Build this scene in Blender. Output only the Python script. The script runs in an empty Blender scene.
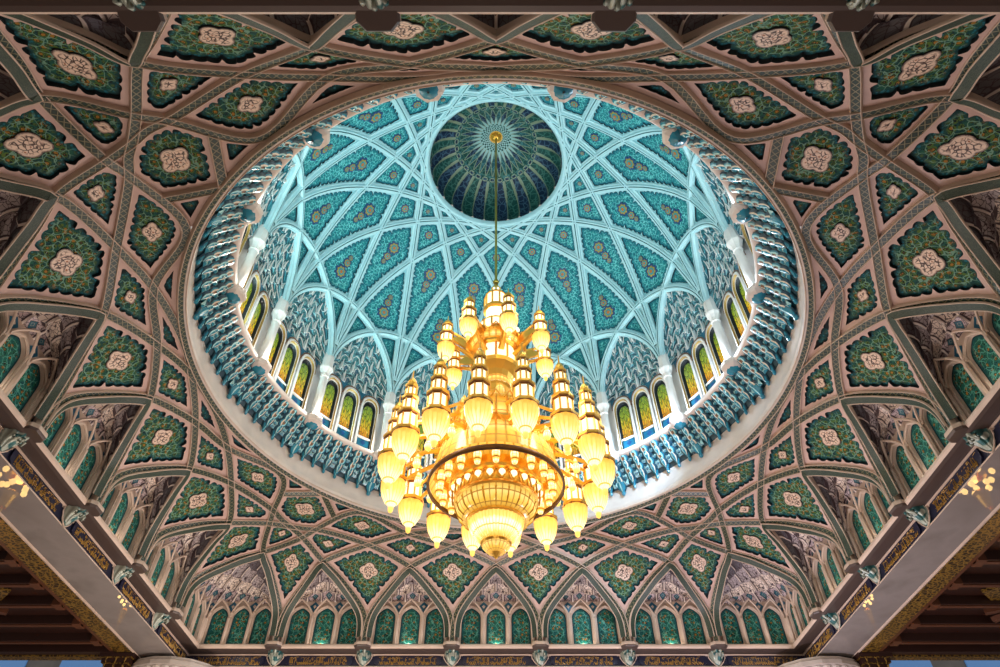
import bpy, math, random
import numpy as np
from mathutils import Vector, Matrix, geometry
random.seed(7); rng = np.random.default_rng(7)
S = 15.0          # metres per half-width of the crossing
Z0 = 14.4         # height of the cornice above the floor
C = bpy.context.scene.collection
PI = math.pi
def R(d): return math.radians(d)
sc = bpy.context.scene
sc.view_settings.view_transform = 'Standard'; sc.view_settings.look = 'None'
sc.view_settings.gamma = 1; sc.view_settings.use_curve_mapping = False
sc.view_settings.exposure = 0.0

# ---------------------------------------------------------------- materials
def mat(name, col, rough=.5, metal=0., emit=None, es=0., spec=.5):
    m = bpy.data.materials.new(name); m.use_nodes = True
    b = m.node_tree.nodes['Principled BSDF']
    b.inputs['Base Color'].default_value = (*col, 1); b.inputs['Roughness'].default_value = rough
    b.inputs['Metallic'].default_value = metal; b.inputs['Specular IOR Level'].default_value = spec
    if emit: b.inputs['Emission Color'].default_value = (*emit, 1); b.inputs['Emission Strength'].default_value = es
    return m
class NT:
    def __init__(s, m): s.m = m; s.t = m.node_tree; s.b = s.t.nodes['Principled BSDF']
    def n(s, typ, **kw):
        x = s.t.nodes.new(typ)
        for k, v in kw.items(): setattr(x, k, v)
        return x
    def l(s, a, b): s.t.links.new(a, b)
    def val(s, x, v):
        if isinstance(v, (int, float)): x.default_value = v
        else: s.l(v, x)
    def math(s, op, a, b=0., c=0.):
        x = s.n('ShaderNodeMath', operation=op)
        s.val(x.inputs[0], a); s.val(x.inputs[1], b); s.val(x.inputs[2], c)
        return x.outputs[0]
    def ramp(s, fac, stops, const=False):
        x = s.n('ShaderNodeValToRGB'); e = x.color_ramp.elements
        if const: x.color_ramp.interpolation = 'CONSTANT'
        while len(e) < len(stops): e.new(.5)
        for el, (p, c) in zip(e, stops): el.position = p; el.color = (*c, 1)
        s.l(fac, x.inputs[0]); return x.outputs[0]
    def mix(s, f, a, b):
        x = s.n('ShaderNodeMix', data_type='RGBA'); s.val(x.inputs[0], f)
        for i, v in ((6, a), (7, b)):
            if isinstance(v, tuple): x.inputs[i].default_value = (*v, 1)
            else: s.l(v, x.inputs[i])
        return x.outputs[2]
    def vor(s, vec, scale, feat='F1', rand=1., out='Distance'):
        x = s.n('ShaderNodeTexVoronoi', feature=feat); x.inputs['Scale'].default_value = scale; x.inputs['Randomness'].default_value = rand
        s.l(vec, x.inputs['Vector']); return x.outputs[out]
    def noise(s, vec, scale, detail=3., out=0):
        x = s.n('ShaderNodeTexNoise'); x.inputs['Scale'].default_value = scale; x.inputs['Detail'].default_value = detail
        s.l(vec, x.inputs['Vector']); return x.outputs[out]
    def uv(s): return s.n('ShaderNodeUVMap', uv_map='UVMap').outputs[0]
    def obj(s): return s.n('ShaderNodeTexCoord').outputs['Object']
    def attr(s, name, out='Fac'): return s.n('ShaderNodeAttribute', attribute_name=name).outputs[out]
    def warp(s, vec, scale, amt):
        nz = s.noise(vec, scale, 2., 1)
        a = s.n('ShaderNodeVectorMath', operation='MULTIPLY_ADD'); s.l(nz, a.inputs[0]); a.inputs[1].default_value = (amt,)*3; s.l(vec, a.inputs[2])
        return a.outputs[0]
    def base(s, c): s.l(c, s.b.inputs['Base Color'])
    def bump(s, h, st=.3, dist=.02):
        x = s.n('ShaderNodeBump'); x.inputs['Strength'].default_value = st; x.inputs['Distance'].default_value = dist
        s.l(h, x.inputs['Height']); s.l(x.outputs[0], s.b.inputs['Normal'])

def m_tile(name, ground, deep, leaf, spot, curl, rim, k=1., line=(.004, .012, .016)):
    """glazed arabesque tile: scrolling leaves on a coloured ground, darker outline at the lobed rim"""
    m = mat(name, ground, .6, spec=.15); t = NT(m); uv = t.uv()
    w = t.warp(uv, 14*k, .03/k)
    d = t.vor(w, 34*k)                                         # blossoms
    d2 = t.vor(w, 62*k)
    e = t.vor(t.warp(uv, 22*k, .05/k), 26*k, 'DISTANCE_TO_EDGE')  # stems
    colr = t.mix(t.ramp(t.noise(uv, 30*k), [(.42, (0, 0, 0)), (.6, (1, 1, 1))]), ground, deep)
    rings = t.ramp(d, [(0, spot), (.27, spot), (.31, line), (.36, line), (.39, leaf), (.56, leaf), (.62, deep), (1, deep)])
    colr = t.mix(t.ramp(d, [(0, (1, 1, 1)), (.5, (1, 1, 1)), (.62, (0, 0, 0))]), colr, rings)
    colr = t.mix(t.ramp(d2, [(.0, (0, 0, 0)), (.3, (0, 0, 0)), (.36, (1, 1, 1)), (.42, (1, 1, 1)), (.46, (0, 0, 0))]), colr, line)
    colr = t.mix(t.ramp(e, [(0, (1, 1, 1)), (.032, (1, 1, 1)), (.06, (0, 0, 0))]), colr, curl)
    ed = t.attr('edge')
    f1 = t.math('SMOOTH_MAX', 0., 0.)
    colr = t.mix(t.ramp(ed, [(0, (1, 1, 1)), (.005, (1, 1, 1)), (.011, (.0, .0, .0))]), colr, t.mix(t.ramp(d2, [(.25, (0, 0, 0)), (.45, (1, 1, 1))]), rim, deep))
    colr = t.mix(t.ramp(ed, [(0, (1, 1, 1)), (.0022, (1, 1, 1)), (.0034, (0, 0, 0))]), colr, line)
    t.base(colr); return m
M = {}
def m_carved_green(name):
    m = mat(name, (.006, .04, .03), .5); t = NT(m); uv = t.uv()
    e = t.vor(uv, 70., 'DISTANCE_TO_EDGE')
    t.base(t.ramp(e, [(0, (.07, .10, .06)), (.06, (.045, .07, .045)), (.12, (.004, .016, .013)), (.4, (.006, .036, .028))])); return m
def stone(name, a, b, rough=.55, sc_=1.2):
    m = mat(name, a, rough); t = NT(m); o = t.obj()
    n1 = t.noise(t.warp(o, .8, .8), sc_, 6.)
    t.base(t.mix(t.ramp(n1, [(.35, (0, 0, 0)), (.7, (1, 1, 1))]), a, b)); return m
M['field'] = stone('rose_limestone', (.58, .42, .37), (.47, .33, .29))
M['cream'] = stone('cream_limestone', (.62, .49, .40), (.52, .40, .32))
M['ring'] = stone('pale_marble', (.62, .55, .50), (.52, .46, .43))
M['dark'] = mat('dark_edge_shade', (.006, .013, .018), .6)  # dark edges; shade of recess sides and window reveals painted in
M['tile'] = m_tile('green_arabesque_tile', (.014, .100, .066), (.007, .052, .056), (.075, .14, .025), (.30, .155, .022), (.15, .30, .22), (.008, .15, .21), 2.5)
M['teal'] = m_tile('turquoise_mosaic_tile', (.014, .19, .22), (.008, .10, .14), (.016, .25, .25), (.10, .42, .42), (.16, .50, .50), (.02, .20, .26), 2.6, (.006, .07, .10))
M['nichetile'] = m_tile('emerald_niche_tile', (.012, .15, .12), (.01, .085, .09), (.02, .14, .09), (.34, .17, .03), (.10, .34, .28), (.008, .05, .09), 2.4)
def m_med(name, cream, line, k):
    m = mat(name, cream, .45); t = NT(m); uv = t.uv(); w = t.warp(uv, 40*k, .012/k)
    e = t.vor(w, 130*k, 'DISTANCE_TO_EDGE'); d = t.vor(w, 90*k)
    c = t.mix(t.ramp(e, [(0, (1, 1, 1)), (.07, (1, 1, 1)), (.15, (0, 0, 0))]), cream, t.mix(t.ramp(d, [(.2, (0, 0, 0)), (.5, (1, 1, 1))]), (.62, .44, .34), line))
    c = t.mix(t.ramp(d, [(0, (1, 1, 1)), (.16, (1, 1, 1)), (.2, (0, 0, 0))]), c, (.30, .10, .03))
    c = t.mix(t.ramp(t.attr('edge'), [(0, (0, 0, 0)), (.0016, (0, 0, 0)), (.0022, (1, 1, 1)), (.004, (1, 1, 1)), (.005, (0, 0, 0))]), c, cream)
    c = t.mix(t.ramp(t.attr('edge'), [(0, (1, 1, 1)), (.0014, (1, 1, 1)), (.0020, (0, 0, 0))]), c, line)
    t.base(c); return m
M['med'] = m_med('cream_medallion', (.72, .56, .44), (.045, .016, .012), 1.)
def m_lattice():
    m = mat('lattice_band', (.05, .1, .07), .4); t = NT(m)
    sx = t.n('ShaderNodeSeparateXYZ'); t.l(t.uv(), sx.inputs[0]); u, v = sx.outputs[0], sx.outputs[1]
    f = 34.
    p1 = t.math('PINGPONG', t.math('MULTIPLY', u, f*1.), .5)
    dd = t.math('ABSOLUTE', t.math('SUBTRACT', t.math('MULTIPLY', p1, 2.), v))
    dd2 = t.math('ABSOLUTE', t.math('SUBTRACT', t.math('SUBTRACT', 1., t.math('MULTIPLY', p1, 2.)), v))
    mn = t.math('MINIMUM', dd, dd2)
    c = t.ramp(mn, [(0, (.21, .20, .12)), (.06, (.16, .16, .09)), (.11, (.004, .012, .010)), (.35, (.006, .035, .028)), (.6, (.010, .055, .040))])
    t.base(c); return m
M['lattice'] = m_lattice()
M['bandgreen'] = m_carved_green('arch_band_tile')
M['domerib'] = stone('blue_white_plaster', (.40, .62, .66), (.33, .55, .60), .5)
M['domeweb'] = stone('aqua_plaster', (.28, .52, .56), (.22, .45, .50), .5)
M['white'] = stone('white_plaster', (.72, .71, .69), (.62, .61, .60), .5)
M['gold'] = mat('gilded_metal', (.92, .53, .09), .3, .8)
M['goldpaint'] = mat('gold_leaf', (.55, .33, .05), .4, .3)
M['lettering'] = mat('gold_lettering', (.36, .20, .033), .45, .2)
M['browngold'] = mat('burnished_edge', (.30, .11, .02), .4, .5)
M['bronze'] = mat('dark_bronze', (.10, .05, .02), .4, .6)
M['olive'] = mat('brass_rod', (.42, .30, .05), .35, .7)
def m_hood(name, tones, teal, ln, ridge):
    m = mat(name, tones[0], .55); t = NT(m); uv = t.uv()
    sx = t.n('ShaderNodeSeparateXYZ'); t.l(uv, sx.inputs[0])
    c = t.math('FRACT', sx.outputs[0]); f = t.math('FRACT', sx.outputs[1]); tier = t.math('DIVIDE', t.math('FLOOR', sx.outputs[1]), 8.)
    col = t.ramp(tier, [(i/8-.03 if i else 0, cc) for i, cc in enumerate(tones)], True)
    sc2 = t.n('ShaderNodeVectorMath', operation='MULTIPLY'); t.l(uv, sc2.inputs[0]); sc2.inputs[1].default_value = (1., .8, 1.)
    e2 = t.vor(t.warp(sc2.outputs[0], 3., .3), 5.5, 'DISTANCE_TO_EDGE'); d2 = t.vor(sc2.outputs[0], 4.)
    col = t.mix(t.ramp(e2, [(0, (1, 1, 1)), (.035, (1, 1, 1)), (.075, (0, 0, 0))]), col, ln)
    dx = t.math('ABSOLUTE', t.math('SUBTRACT', c, .5)); dy = t.math('ABSOLUTE', t.math('SUBTRACT', f, .5))
    di = t.math('ADD', t.math('MULTIPLY', dx, 1.35), dy)
    on = t.math('GREATER_THAN', sx.outputs[1], 2.99)
    lz = t.ramp(di, [(0, teal), (.10, (.30, .34, .30)), (.14, teal), (.27, teal), (.28, ln), (.33, ln), (.34, ridge), (.37, ridge), (1, ridge)], True)
    col = t.mix(t.math('MULTIPLY', t.math('LESS_THAN', di, .36), on), col, lz)
    eb = t.math('MINIMUM', c, t.math('SUBTRACT', 1., c))
    col = t.mix(t.ramp(eb, [(0, (1, 1, 1)), (.045, (1, 1, 1)), (.06, (0, 0, 0))]), col, ridge)
    col = t.mix(t.ramp(eb, [(0, (0, 0, 0)), (.058, (0, 0, 0)), (.065, (1, 1, 1)), (.10, (1, 1, 1)), (.12, (0, 0, 0))]), col, ln)
    col = t.mix(t.ramp(f, [(0, (1, 1, 1)), (.07, (1, 1, 1)), (.09, (0, 0, 0))]), col, ln)
    t.base(col); return m
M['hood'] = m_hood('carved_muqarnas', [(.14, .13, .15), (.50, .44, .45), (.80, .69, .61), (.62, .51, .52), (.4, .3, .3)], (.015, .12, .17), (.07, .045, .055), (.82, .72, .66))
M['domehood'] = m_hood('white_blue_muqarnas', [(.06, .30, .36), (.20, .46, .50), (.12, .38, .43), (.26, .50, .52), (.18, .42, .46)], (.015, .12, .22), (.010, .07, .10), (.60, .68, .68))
M['navy'] = mat('navy_enamel', (.010, .011, .035), .4)
M['wood'] = mat('mahogany', (.026, .007, .004), .5)
M['woodlight'] = mat('mahogany_edge', (.095, .030, .011), .5)
M['brownstone'] = mat('umber_marble', (.075, .052, .045), .4)
def m_marble():
    m = mat('polished_beam_marble', (.30, .27, .25), .012, spec=.7); t = NT(m); o = t.obj()
    n1 = t.noise(t.warp(o, .25, 2.), .5, 8.)
    t.base(t.ramp(n1, [(.3, (.20, .175, .16)), (.5, (.27, .24, .225)), (.7, (.23, .20, .185))])); return m
M['marble'] = m_marble()
def m_carved(name, a, b, k):
    m = mat(name, a, .4, .3); t = NT(m); o = t.obj()
    e = t.vor(t.warp(o, .9*k, .6/k), 1.4*k, 'DISTANCE_TO_EDGE'); d = t.vor(o, 2.2*k)
    c = t.mix(t.ramp(e, [(0, (0, 0, 0)), (.09, (0, 0, 0)), (.14, (1, 1, 1))]), b, a)
    t.base(t.mix(t.ramp(d, [(0, (1, 1, 1)), (.2, (1, 1, 1)), (.26, (0, 0, 0))]), c, b)); return m
M['goldcarve'] = m_carved('gilt_carving', (.030, .014, .004), (.26, .15, .025), 4.)
M['bracket'] = m_carved('verdigris_acanthus', (.018, .10, .10), (.34, .38, .32), 1.1)
M['mq1'] = mat('blue_glaze', (.020, .19, .28), .25); M['mq2'] = mat('aqua_glaze', (.26, .52, .55), .3); M['mq5'] = mat('ivory_glaze', (.56, .52, .42), .35)  # ivory facets double as painted highlights on the corbels
M['mq3'] = mat('russet_glaze', (.16, .075, .035), .4); M['mq4'] = mat('deep_blue_facet_shade', (.006, .05, .085), .35)  # deep blue facets paint the navy shade of the corbels
def m_glass():
    m = mat('stained_glass', (.05, .06, .01), .2); t = NT(m); uv = t.uv()
    sx = t.n('ShaderNodeSeparateXYZ'); t.l(uv, sx.inputs[0])
    nz = t.noise(uv, 7., 4.)
    base = t.ramp(t.math('ADD', sx.outputs[1], t.math('MULTIPLY', t.math('SUBTRACT', nz, .5), 1.1)),
                  [(0, (.75, .16, .005)), (.2, (.80, .32, .005)), (.38, (.75, .52, .01)), (.6, (.34, .42, .02)), (.85, (.18, .30, .02)), (1, (.10, .22, .03))])
    e = t.vor(uv, 5.5, 'DISTANCE_TO_EDGE'); d = t.vor(uv, 4.)
    c = t.mix(t.ramp(e, [(0, (1, 1, 1)), (.03, (1, 1, 1)), (.07, (0, 0, 0))]), base, (.02, .03, .004))
    c = t.mix(t.ramp(d, [(0, (1, 1, 1)), (.1, (1, 1, 1)), (.18, (0, 0, 0))]), c, (1., .75, .08))
    t.l(c, t.b.inputs['Emission Color']); t.b.inputs['Emission Strength'].default_value = .85; return m
M['glass'] = m_glass()
def m_crystal(name, stops, line, st, k, rows):
    """lit crystal: strands of cut glass over lamps, brighter where the lamps sit"""
    m = mat(name, (.5, .35, .1), .2); t = NT(m); uv = t.uv()
    sx = t.n('ShaderNodeSeparateXYZ'); t.l(uv, sx.inputs[0])
    nz = t.noise(uv, 6., 3.)
    c = t.ramp(t.math('ADD', sx.outputs[1], t.math('MULTIPLY', t.math('SUBTRACT', nz, .5), .22)), stops)
    st_ = t.math('PINGPONG', t.math('MULTIPLY', sx.outputs[0], k), .5)
    c = t.mix(t.ramp(st_, [(0, (1, 1, 1)), (.05, (.8, .8, .8)), (.16, (0, 0, 0))]), c, line)
    for r in rows:
        c = t.mix(t.math('LESS_THAN', t.math('ABSOLUTE', t.math('SUBTRACT', sx.outputs[1], r)), .022), c, line)
    t.l(c, t.b.inputs['Emission Color']); t.b.inputs['Emission Strength'].default_value = st; return m
M['bowl'] = m_crystal('lit_crystal_bowl', [(0, (.85, .50, .09)), (.28, (.95, .62, .16)), (.40, (1., .93, .66)), (.66, (1., .88, .50)), (.82, (.92, .58, .13)), (1, (.62, .30, .025))], (.72, .38, .05), 1.45, 6., (.56,))
M['lamp'] = mat('lit_white_glass', (.8, .7, .5), .3, 0, (1., .86, .56), 1.45)
M['amber'] = m_crystal('amber_crystal', [(0, (.66, .33, .025)), (.35, (1., .72, .20)), (.6, (.88, .50, .05)), (1, (.48, .21, .010))], (.24, .10, .005), 1.05, 4., (.28, .72))
M['bluepane'] = mat('blue_sill_tile', (.012, .11, .19), .3)
M['ochre'] = mat('ochre_window_moulding', (.30, .19, .045), .5)
M['skypane'] = mat('daylit_clerestory_glass', (.1, .2, .4), .2, 0, (.05, .15, .34), .7)
M['plaster'] = stone('grey_plaster', (.20, .20, .20), (.16, .16, .165))
M['carpet'] = stone('carpet', (.30, .20, .15), (.22, .15, .12), .9)
M['capital'] = stone('fluted_capital_marble', (.50, .44, .39), (.42, .36, .32), .35)

# ---------------------------------------------------------------- object helpers
def W(p): return (p[0]*S, p[1]*S, p[2]*S + Z0)
def mk(name, verts, faces, mats, parent=None, origin=None, fm=None, uv=None, edge=None, smooth=False):
    """verts in half-width units, world frame; origin likewise"""
    v = np.asarray(verts, float)
    if origin is None:
        lo, hi = v.min(0), v.max(0); origin = ((lo[0]+hi[0])/2, (lo[1]+hi[1])/2, lo[2])
    o3 = np.array(origin, float)
    me = bpy.data.meshes.new(name)
    me.from_pydata(((v-o3)*S).tolist(), [], [list(map(int, f)) for f in faces])
    if not isinstance(mats, (list, tuple)): mats = [mats]
    for m in mats: me.materials.append(M[m] if isinstance(m, str) else m)
    if fm is not None: me.polygons.foreach_set('material_index', np.asarray(fm, np.int32))
    if smooth: me.polygons.foreach_set('use_smooth', [True]*len(me.polygons))
    if uv is not None:
        ul = me.uv_layers.new(name='UVMap'); idx = np.empty(len(me.loops), np.int32); me.loops.foreach_get('vertex_index', idx)
        ul.data.foreach_set('uv', np.asarray(uv, float)[idx].astype(np.float32).ravel())
    if edge is not None:
        a = me.attributes.new('edge', 'FLOAT', 'POINT'); a.data.foreach_set('value', np.asarray(edge, np.float32))
    me.update()
    o = bpy.data.objects.new(name, me); C.objects.link(o)
    w = Vector(W(o3))
    if parent is not None:
        o.parent = parent; o.location = w - Vector(parent['_w'])
    else: o.location = w
    o['_w'] = tuple(w)
    return o
def thing(name, label, cat, origin, group=None):
    o = bpy.data.objects.new(name, None); C.objects.link(o); o.location = W(origin); o['_w'] = tuple(W(origin))
    o.empty_display_size = .3
    return tag(o, label, cat, group)
def tag(o, label, cat=None, group=None, kind=None):
    o['label'] = label
    if cat: o['category'] = cat
    if group: o['group'] = group
    if kind: o['kind'] = kind
    return o
def struct(o, label): return tag(o, label, None, None, 'structure')
def kids(o): return [c for c in bpy.data.objects if c.parent == o]
KID = {}
def copy_rot(o, ang, label=None):
    """a copy of a thing, its parts and their sub-parts, turned about the dome's axis"""
    if o not in KID: KID[o] = [(c, kids(c)) for c in kids(o)]
    c = o.copy(); C.objects.link(c)
    c.location = Matrix.Rotation(ang, 3, 'Z') @ o.location
    c.rotation_euler = (0, 0, o.rotation_euler[2] + ang)
    if label: c['label'] = label
    for ch, gs in KID[o]:
        d = ch.copy(); C.objects.link(d); d.parent = c
        for g in gs:
            e = g.copy(); C.objects.link(e); e.parent = d
    return c
class MB:
    """collects shapes into one mesh"""
    def __init__(s): s.v = []; s.f = []; s.m = []; s.u = []
    def add(s, v, f, m=0, uv=None):
        b = len(s.v); s.v += [tuple(p) for p in v]; s.f += [[i+b for i in q] for q in f]
        s.m += [m]*len(f) if isinstance(m, int) else list(m)
        s.u += [tuple(x) for x in uv] if uv is not None else [(0, 0)]*len(v)
    def box(s, c, h, m=0, rot=0.):
        cs, sn = math.cos(rot), math.sin(rot); v = []
        for dx in (-1, 1):
            for dy in (-1, 1):
                for dz in (-1, 1):
                    x, y = dx*h[0], dy*h[1]; v.append((c[0]+x*cs-y*sn, c[1]+x*sn+y*cs, c[2]+dz*h[2]))
        s.add(v, [(0, 1, 3, 2), (4, 6, 7, 5), (0, 4, 5, 1), (2, 3, 7, 6), (0, 2, 6, 4), (1, 5, 7, 3)], m)
    def lathe(s, prof, n, c=(0, 0), m=0, phase=0., ku=1., lobes=0, amp=0., mats=None):
        v = []; uv = []; k = len(prof)
        for i in range(n+1):
            a = 2*PI*i/n + phase
            for j, (r, z) in enumerate(prof):
                rr = r*(1+amp*(abs(math.sin(lobes*a/2))-.5)) if lobes else r
                v.append((c[0]+rr*math.cos(a), c[1]+rr*math.sin(a), z)); uv.append((ku*i/n, j/(k-1)))
        f = []; fm = []
        for i in range(n):
            for j in range(k-1):
                f.append((i*k+j, (i+1)*k+j, (i+1)*k+j+1, i*k+j+1)); fm.append(mats[j] if mats else m)
        s.add(v, f, fm, uv)
    def tube(s, pts, r, n=6, m=0):
        pts = np.asarray(pts, float); k = len(pts); v = []
        rs = r if hasattr(r, '__len__') else [r]*k
        for i in range(k):
            t = pts[min(i+1, k-1)]-pts[max(i-1, 0)]; t = t/(np.linalg.norm(t)+1e-12)
            a = np.array([0, 0, 1.]) if abs(t[2]) < .9 else np.array([1., 0, 0])
            x = np.cross(t, a); x /= np.linalg.norm(x); y = np.cross(t, x)
            for q in range(n):
                an = 2*PI*q/n; v.append(pts[i]+rs[i]*(x*math.cos(an)+y*math.sin(an)))
        f = [(i*n+q, i*n+(q+1) % n, (i+1)*n+(q+1) % n, (i+1)*n+q) for i in range(k-1) for q in range(n)]
        f += [tuple(range(n))[::-1], tuple(range((k-1)*n, k*n))]
        s.add(v, f, m)
    def build(s, name, mats, parent=None, origin=None, smooth=False):
        return mk(name, s.v, s.f, mats, parent, origin, s.m, s.u, None, smooth)
def rz(p, a):
    c, s_ = math.cos(a), math.sin(a); p = np.asarray(p, float); q = p.copy()
    q[..., 0] = p[..., 0]*c-p[..., 1]*s_; q[..., 1] = p[..., 0]*s_+p[..., 1]*c; return q

# ---------------------------------------------------------------- patches
def resample(P, step=None, n=None):
    P = np.asarray(P, float); d = np.r_[0, np.cumsum(np.linalg.norm(np.diff(P, axis=0), axis=1))]
    if n is None: n = max(2, int(round(d[-1]/step))+1)
    t = np.linspace(0, d[-1], n); return np.stack([np.interp(t, d, P[:, k]) for k in range(P.shape[1])], 1)
def catmull(P, n=10):
    P = np.asarray(P, float); Q = np.vstack([2*P[0]-P[1], P, 2*P[-1]-P[-2]]); out = []
    for i in range(1, len(Q)-2):
        p0, p1, p2, p3 = Q[i-1:i+3]
        t0 = 0.; t1 = t0+np.linalg.norm(p1-p0)**.5; t2 = t1+np.linalg.norm(p2-p1)**.5; t3 = t2+np.linalg.norm(p3-p2)**.5
        seg = []
        for t in np.linspace(t1, t2, n+1):
            a1 = (t1-t)/(t1-t0)*p0+(t-t0)/(t1-t0)*p1; a2 = (t2-t)/(t2-t1)*p1+(t-t1)/(t2-t1)*p2; a3 = (t3-t)/(t3-t2)*p2+(t-t2)/(t3-t2)*p3
            b1 = (t2-t)/(t2-t0)*a1+(t-t0)/(t2-t0)*a2; b2 = (t3-t)/(t3-t1)*a2+(t-t1)/(t3-t1)*a3
            seg.append((t2-t)/(t2-t1)*b1+(t-t1)/(t2-t1)*b2)
        out.append(np.array(seg))
    return out
def inpoly(q, P):
    x, y = q[:, 0], q[:, 1]; r = np.zeros(len(q), bool); n = len(P)
    for i in range(n):
        x1, y1 = P[i]; x2, y2 = P[(i+1) % n]
        if y1 == y2: continue
        c = ((y1 > y) != (y2 > y)) & (x < (x2-x1)*(y-y1)/(y2-y1)+x1); r ^= c
    return r
def dpoly(q, P):
    d = np.full(len(q), 1e9); n = len(P)
    for i in range(n):
        a = P[i]; b = P[(i+1) % n]; ab = b-a; L = ab@ab
        if L < 1e-16: continue
        t = np.clip(((q-a)@ab)/L, 0, 1); d = np.minimum(d, np.linalg.norm(q-(a+t[:, None]*ab), axis=1))
    return d
def mvc(q, P, V):
    s = P[None]-q[:, None]; r = np.linalg.norm(s, axis=2)+1e-9
    s1 = np.roll(s, -1, 1); r1 = np.roll(r, -1, 1)
    cr = s[..., 0]*s1[..., 1]-s[..., 1]*s1[..., 0]; dt = (s*s1).sum(2)
    tn = cr/(r*r1+dt+1e-9)
    w = (np.roll(tn, 1, 1)+tn)/r
    w = np.where(np.abs(w) > 1e7, 1e7*np.sign(w), w)
    return (w@V)/w.sum(1)[:, None]
def fill(outer, holes=(), step=.02):
    """triangulate a 2-D region; returns points and triangles"""
    pts = [Vector(p) for p in outer]; n0 = len(pts); ed = [(i, (i+1) % n0) for i in range(n0)]
    for h in holes:
        b = len(pts); pts += [Vector(p) for p in h]; ed += [(b+i, b+(i+1) % len(h)) for i in range(len(h))]
    lo, hi = outer.min(0), outer.max(0)
    gx, gy = np.meshgrid(np.arange(lo[0], hi[0], step), np.arange(lo[1], hi[1], step)); gy = gy+.5*step*(np.arange(gx.shape[1]) % 2)
    g = np.stack([gx.ravel(), gy.ravel()], 1)
    k = inpoly(g, outer) & (dpoly(g, outer) > step*.35)
    for h in holes: k &= ~inpoly(g, h) & (dpoly(g, h) > step*.35)
    pts += [Vector(p) for p in g[k]]
    v, e, f, *_ = geometry.delaunay_2d_cdt(pts, ed, [], 0, 1e-7)
    v = np.array([tuple(p) for p in v]); f = np.array([q for q in f if len(q) == 3])
    c = v[f].mean(1); k = inpoly(c, outer)
    for h in holes: k &= ~inpoly(c, h)
    f = f[k]
    a, b, c_ = v[f[:, 0]], v[f[:, 1]], v[f[:, 2]]
    ar = (b[:, 0]-a[:, 0])*(c_[:, 1]-a[:, 1])-(b[:, 1]-a[:, 1])*(c_[:, 0]-a[:, 0])
    f[ar < 0] = f[ar < 0][:, ::-1]
    return v, f[np.abs(ar) > 1e-12]
def inset(P, d):
    n = len(P); t = np.roll(P, -1, 0)-np.roll(P, 1, 0); t /= np.linalg.norm(t, axis=1)[:, None]+1e-12
    nr = np.stack([-t[:, 1], t[:, 0]], 1); q = P+nr*d
    k = inpoly(q, P) & (dpoly(q, P) > d*.965)
    q = q[k]
    return q if len(q) > 8 else None
def close_resample(q, step):
    return resample(np.vstack([q, q[:1]]), step)[:-1]
def scallop(q, lobe, amp, notch=.0, every=4):
    q = close_resample(q, .0022)
    n = len(q); L = n*.0022; N = max(6, int(round(L/lobe)))
    t = np.roll(q, -2, 0)-np.roll(q, 2, 0); t /= np.linalg.norm(t, axis=1)[:, None]+1e-12; nr = np.stack([-t[:, 1], t[:, 0]], 1)
    s = np.arange(n)/n*N; ph = s % 1
    w_ = 7; tf = np.roll(q, -w_, 0)-q; tb = q-np.roll(q, w_, 0)
    cs = (tf*tb).sum(1)/(np.linalg.norm(tf, axis=1)*np.linalg.norm(tb, axis=1)+1e-12); sharp = np.clip((cs-.25)/.5, 0, 1)
    for k_ in range(1, 8): sharp = np.minimum(sharp, np.minimum(np.roll(sharp, 1), np.roll(sharp, -1)))
    for _ in range(3): sharp = np.minimum(sharp, (np.roll(sharp, 2)+sharp+np.roll(sharp, -2))/3)
    off = amp*np.sqrt(np.clip(1-(2*ph-1)**2, 0, 1))-amp*.5
    if notch: off -= notch*np.exp(-((((s+.5*every) % every)-.5*every)/.16)**2)
    return q-nr*(off*sharp)[:, None]
FIELD = {}
def addfield(key, v, f, m=0):
    FIELD.setdefault(key, MB()).add(v, f.tolist() if hasattr(f, 'tolist') else f, m)
def frame2d(B, ctr=(0, 0, .1)):
    c = B.mean(0); u, s, vt = np.linalg.svd(B-c, full_matrices=False); n = vt[2]
    if n@(np.array(ctr)-c) < 0: n = -n
    x = vt[0]; y = np.cross(n, x); q = np.stack([(B-c)@x, (B-c)@y], 1)
    ar = np.sum(q[:, 0]*np.roll(q[:, 1], -1)-np.roll(q[:, 0], -1)*q[:, 1])
    if ar < 0: B = B[::-1]; q = q[::-1]
    return B, q, n
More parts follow.
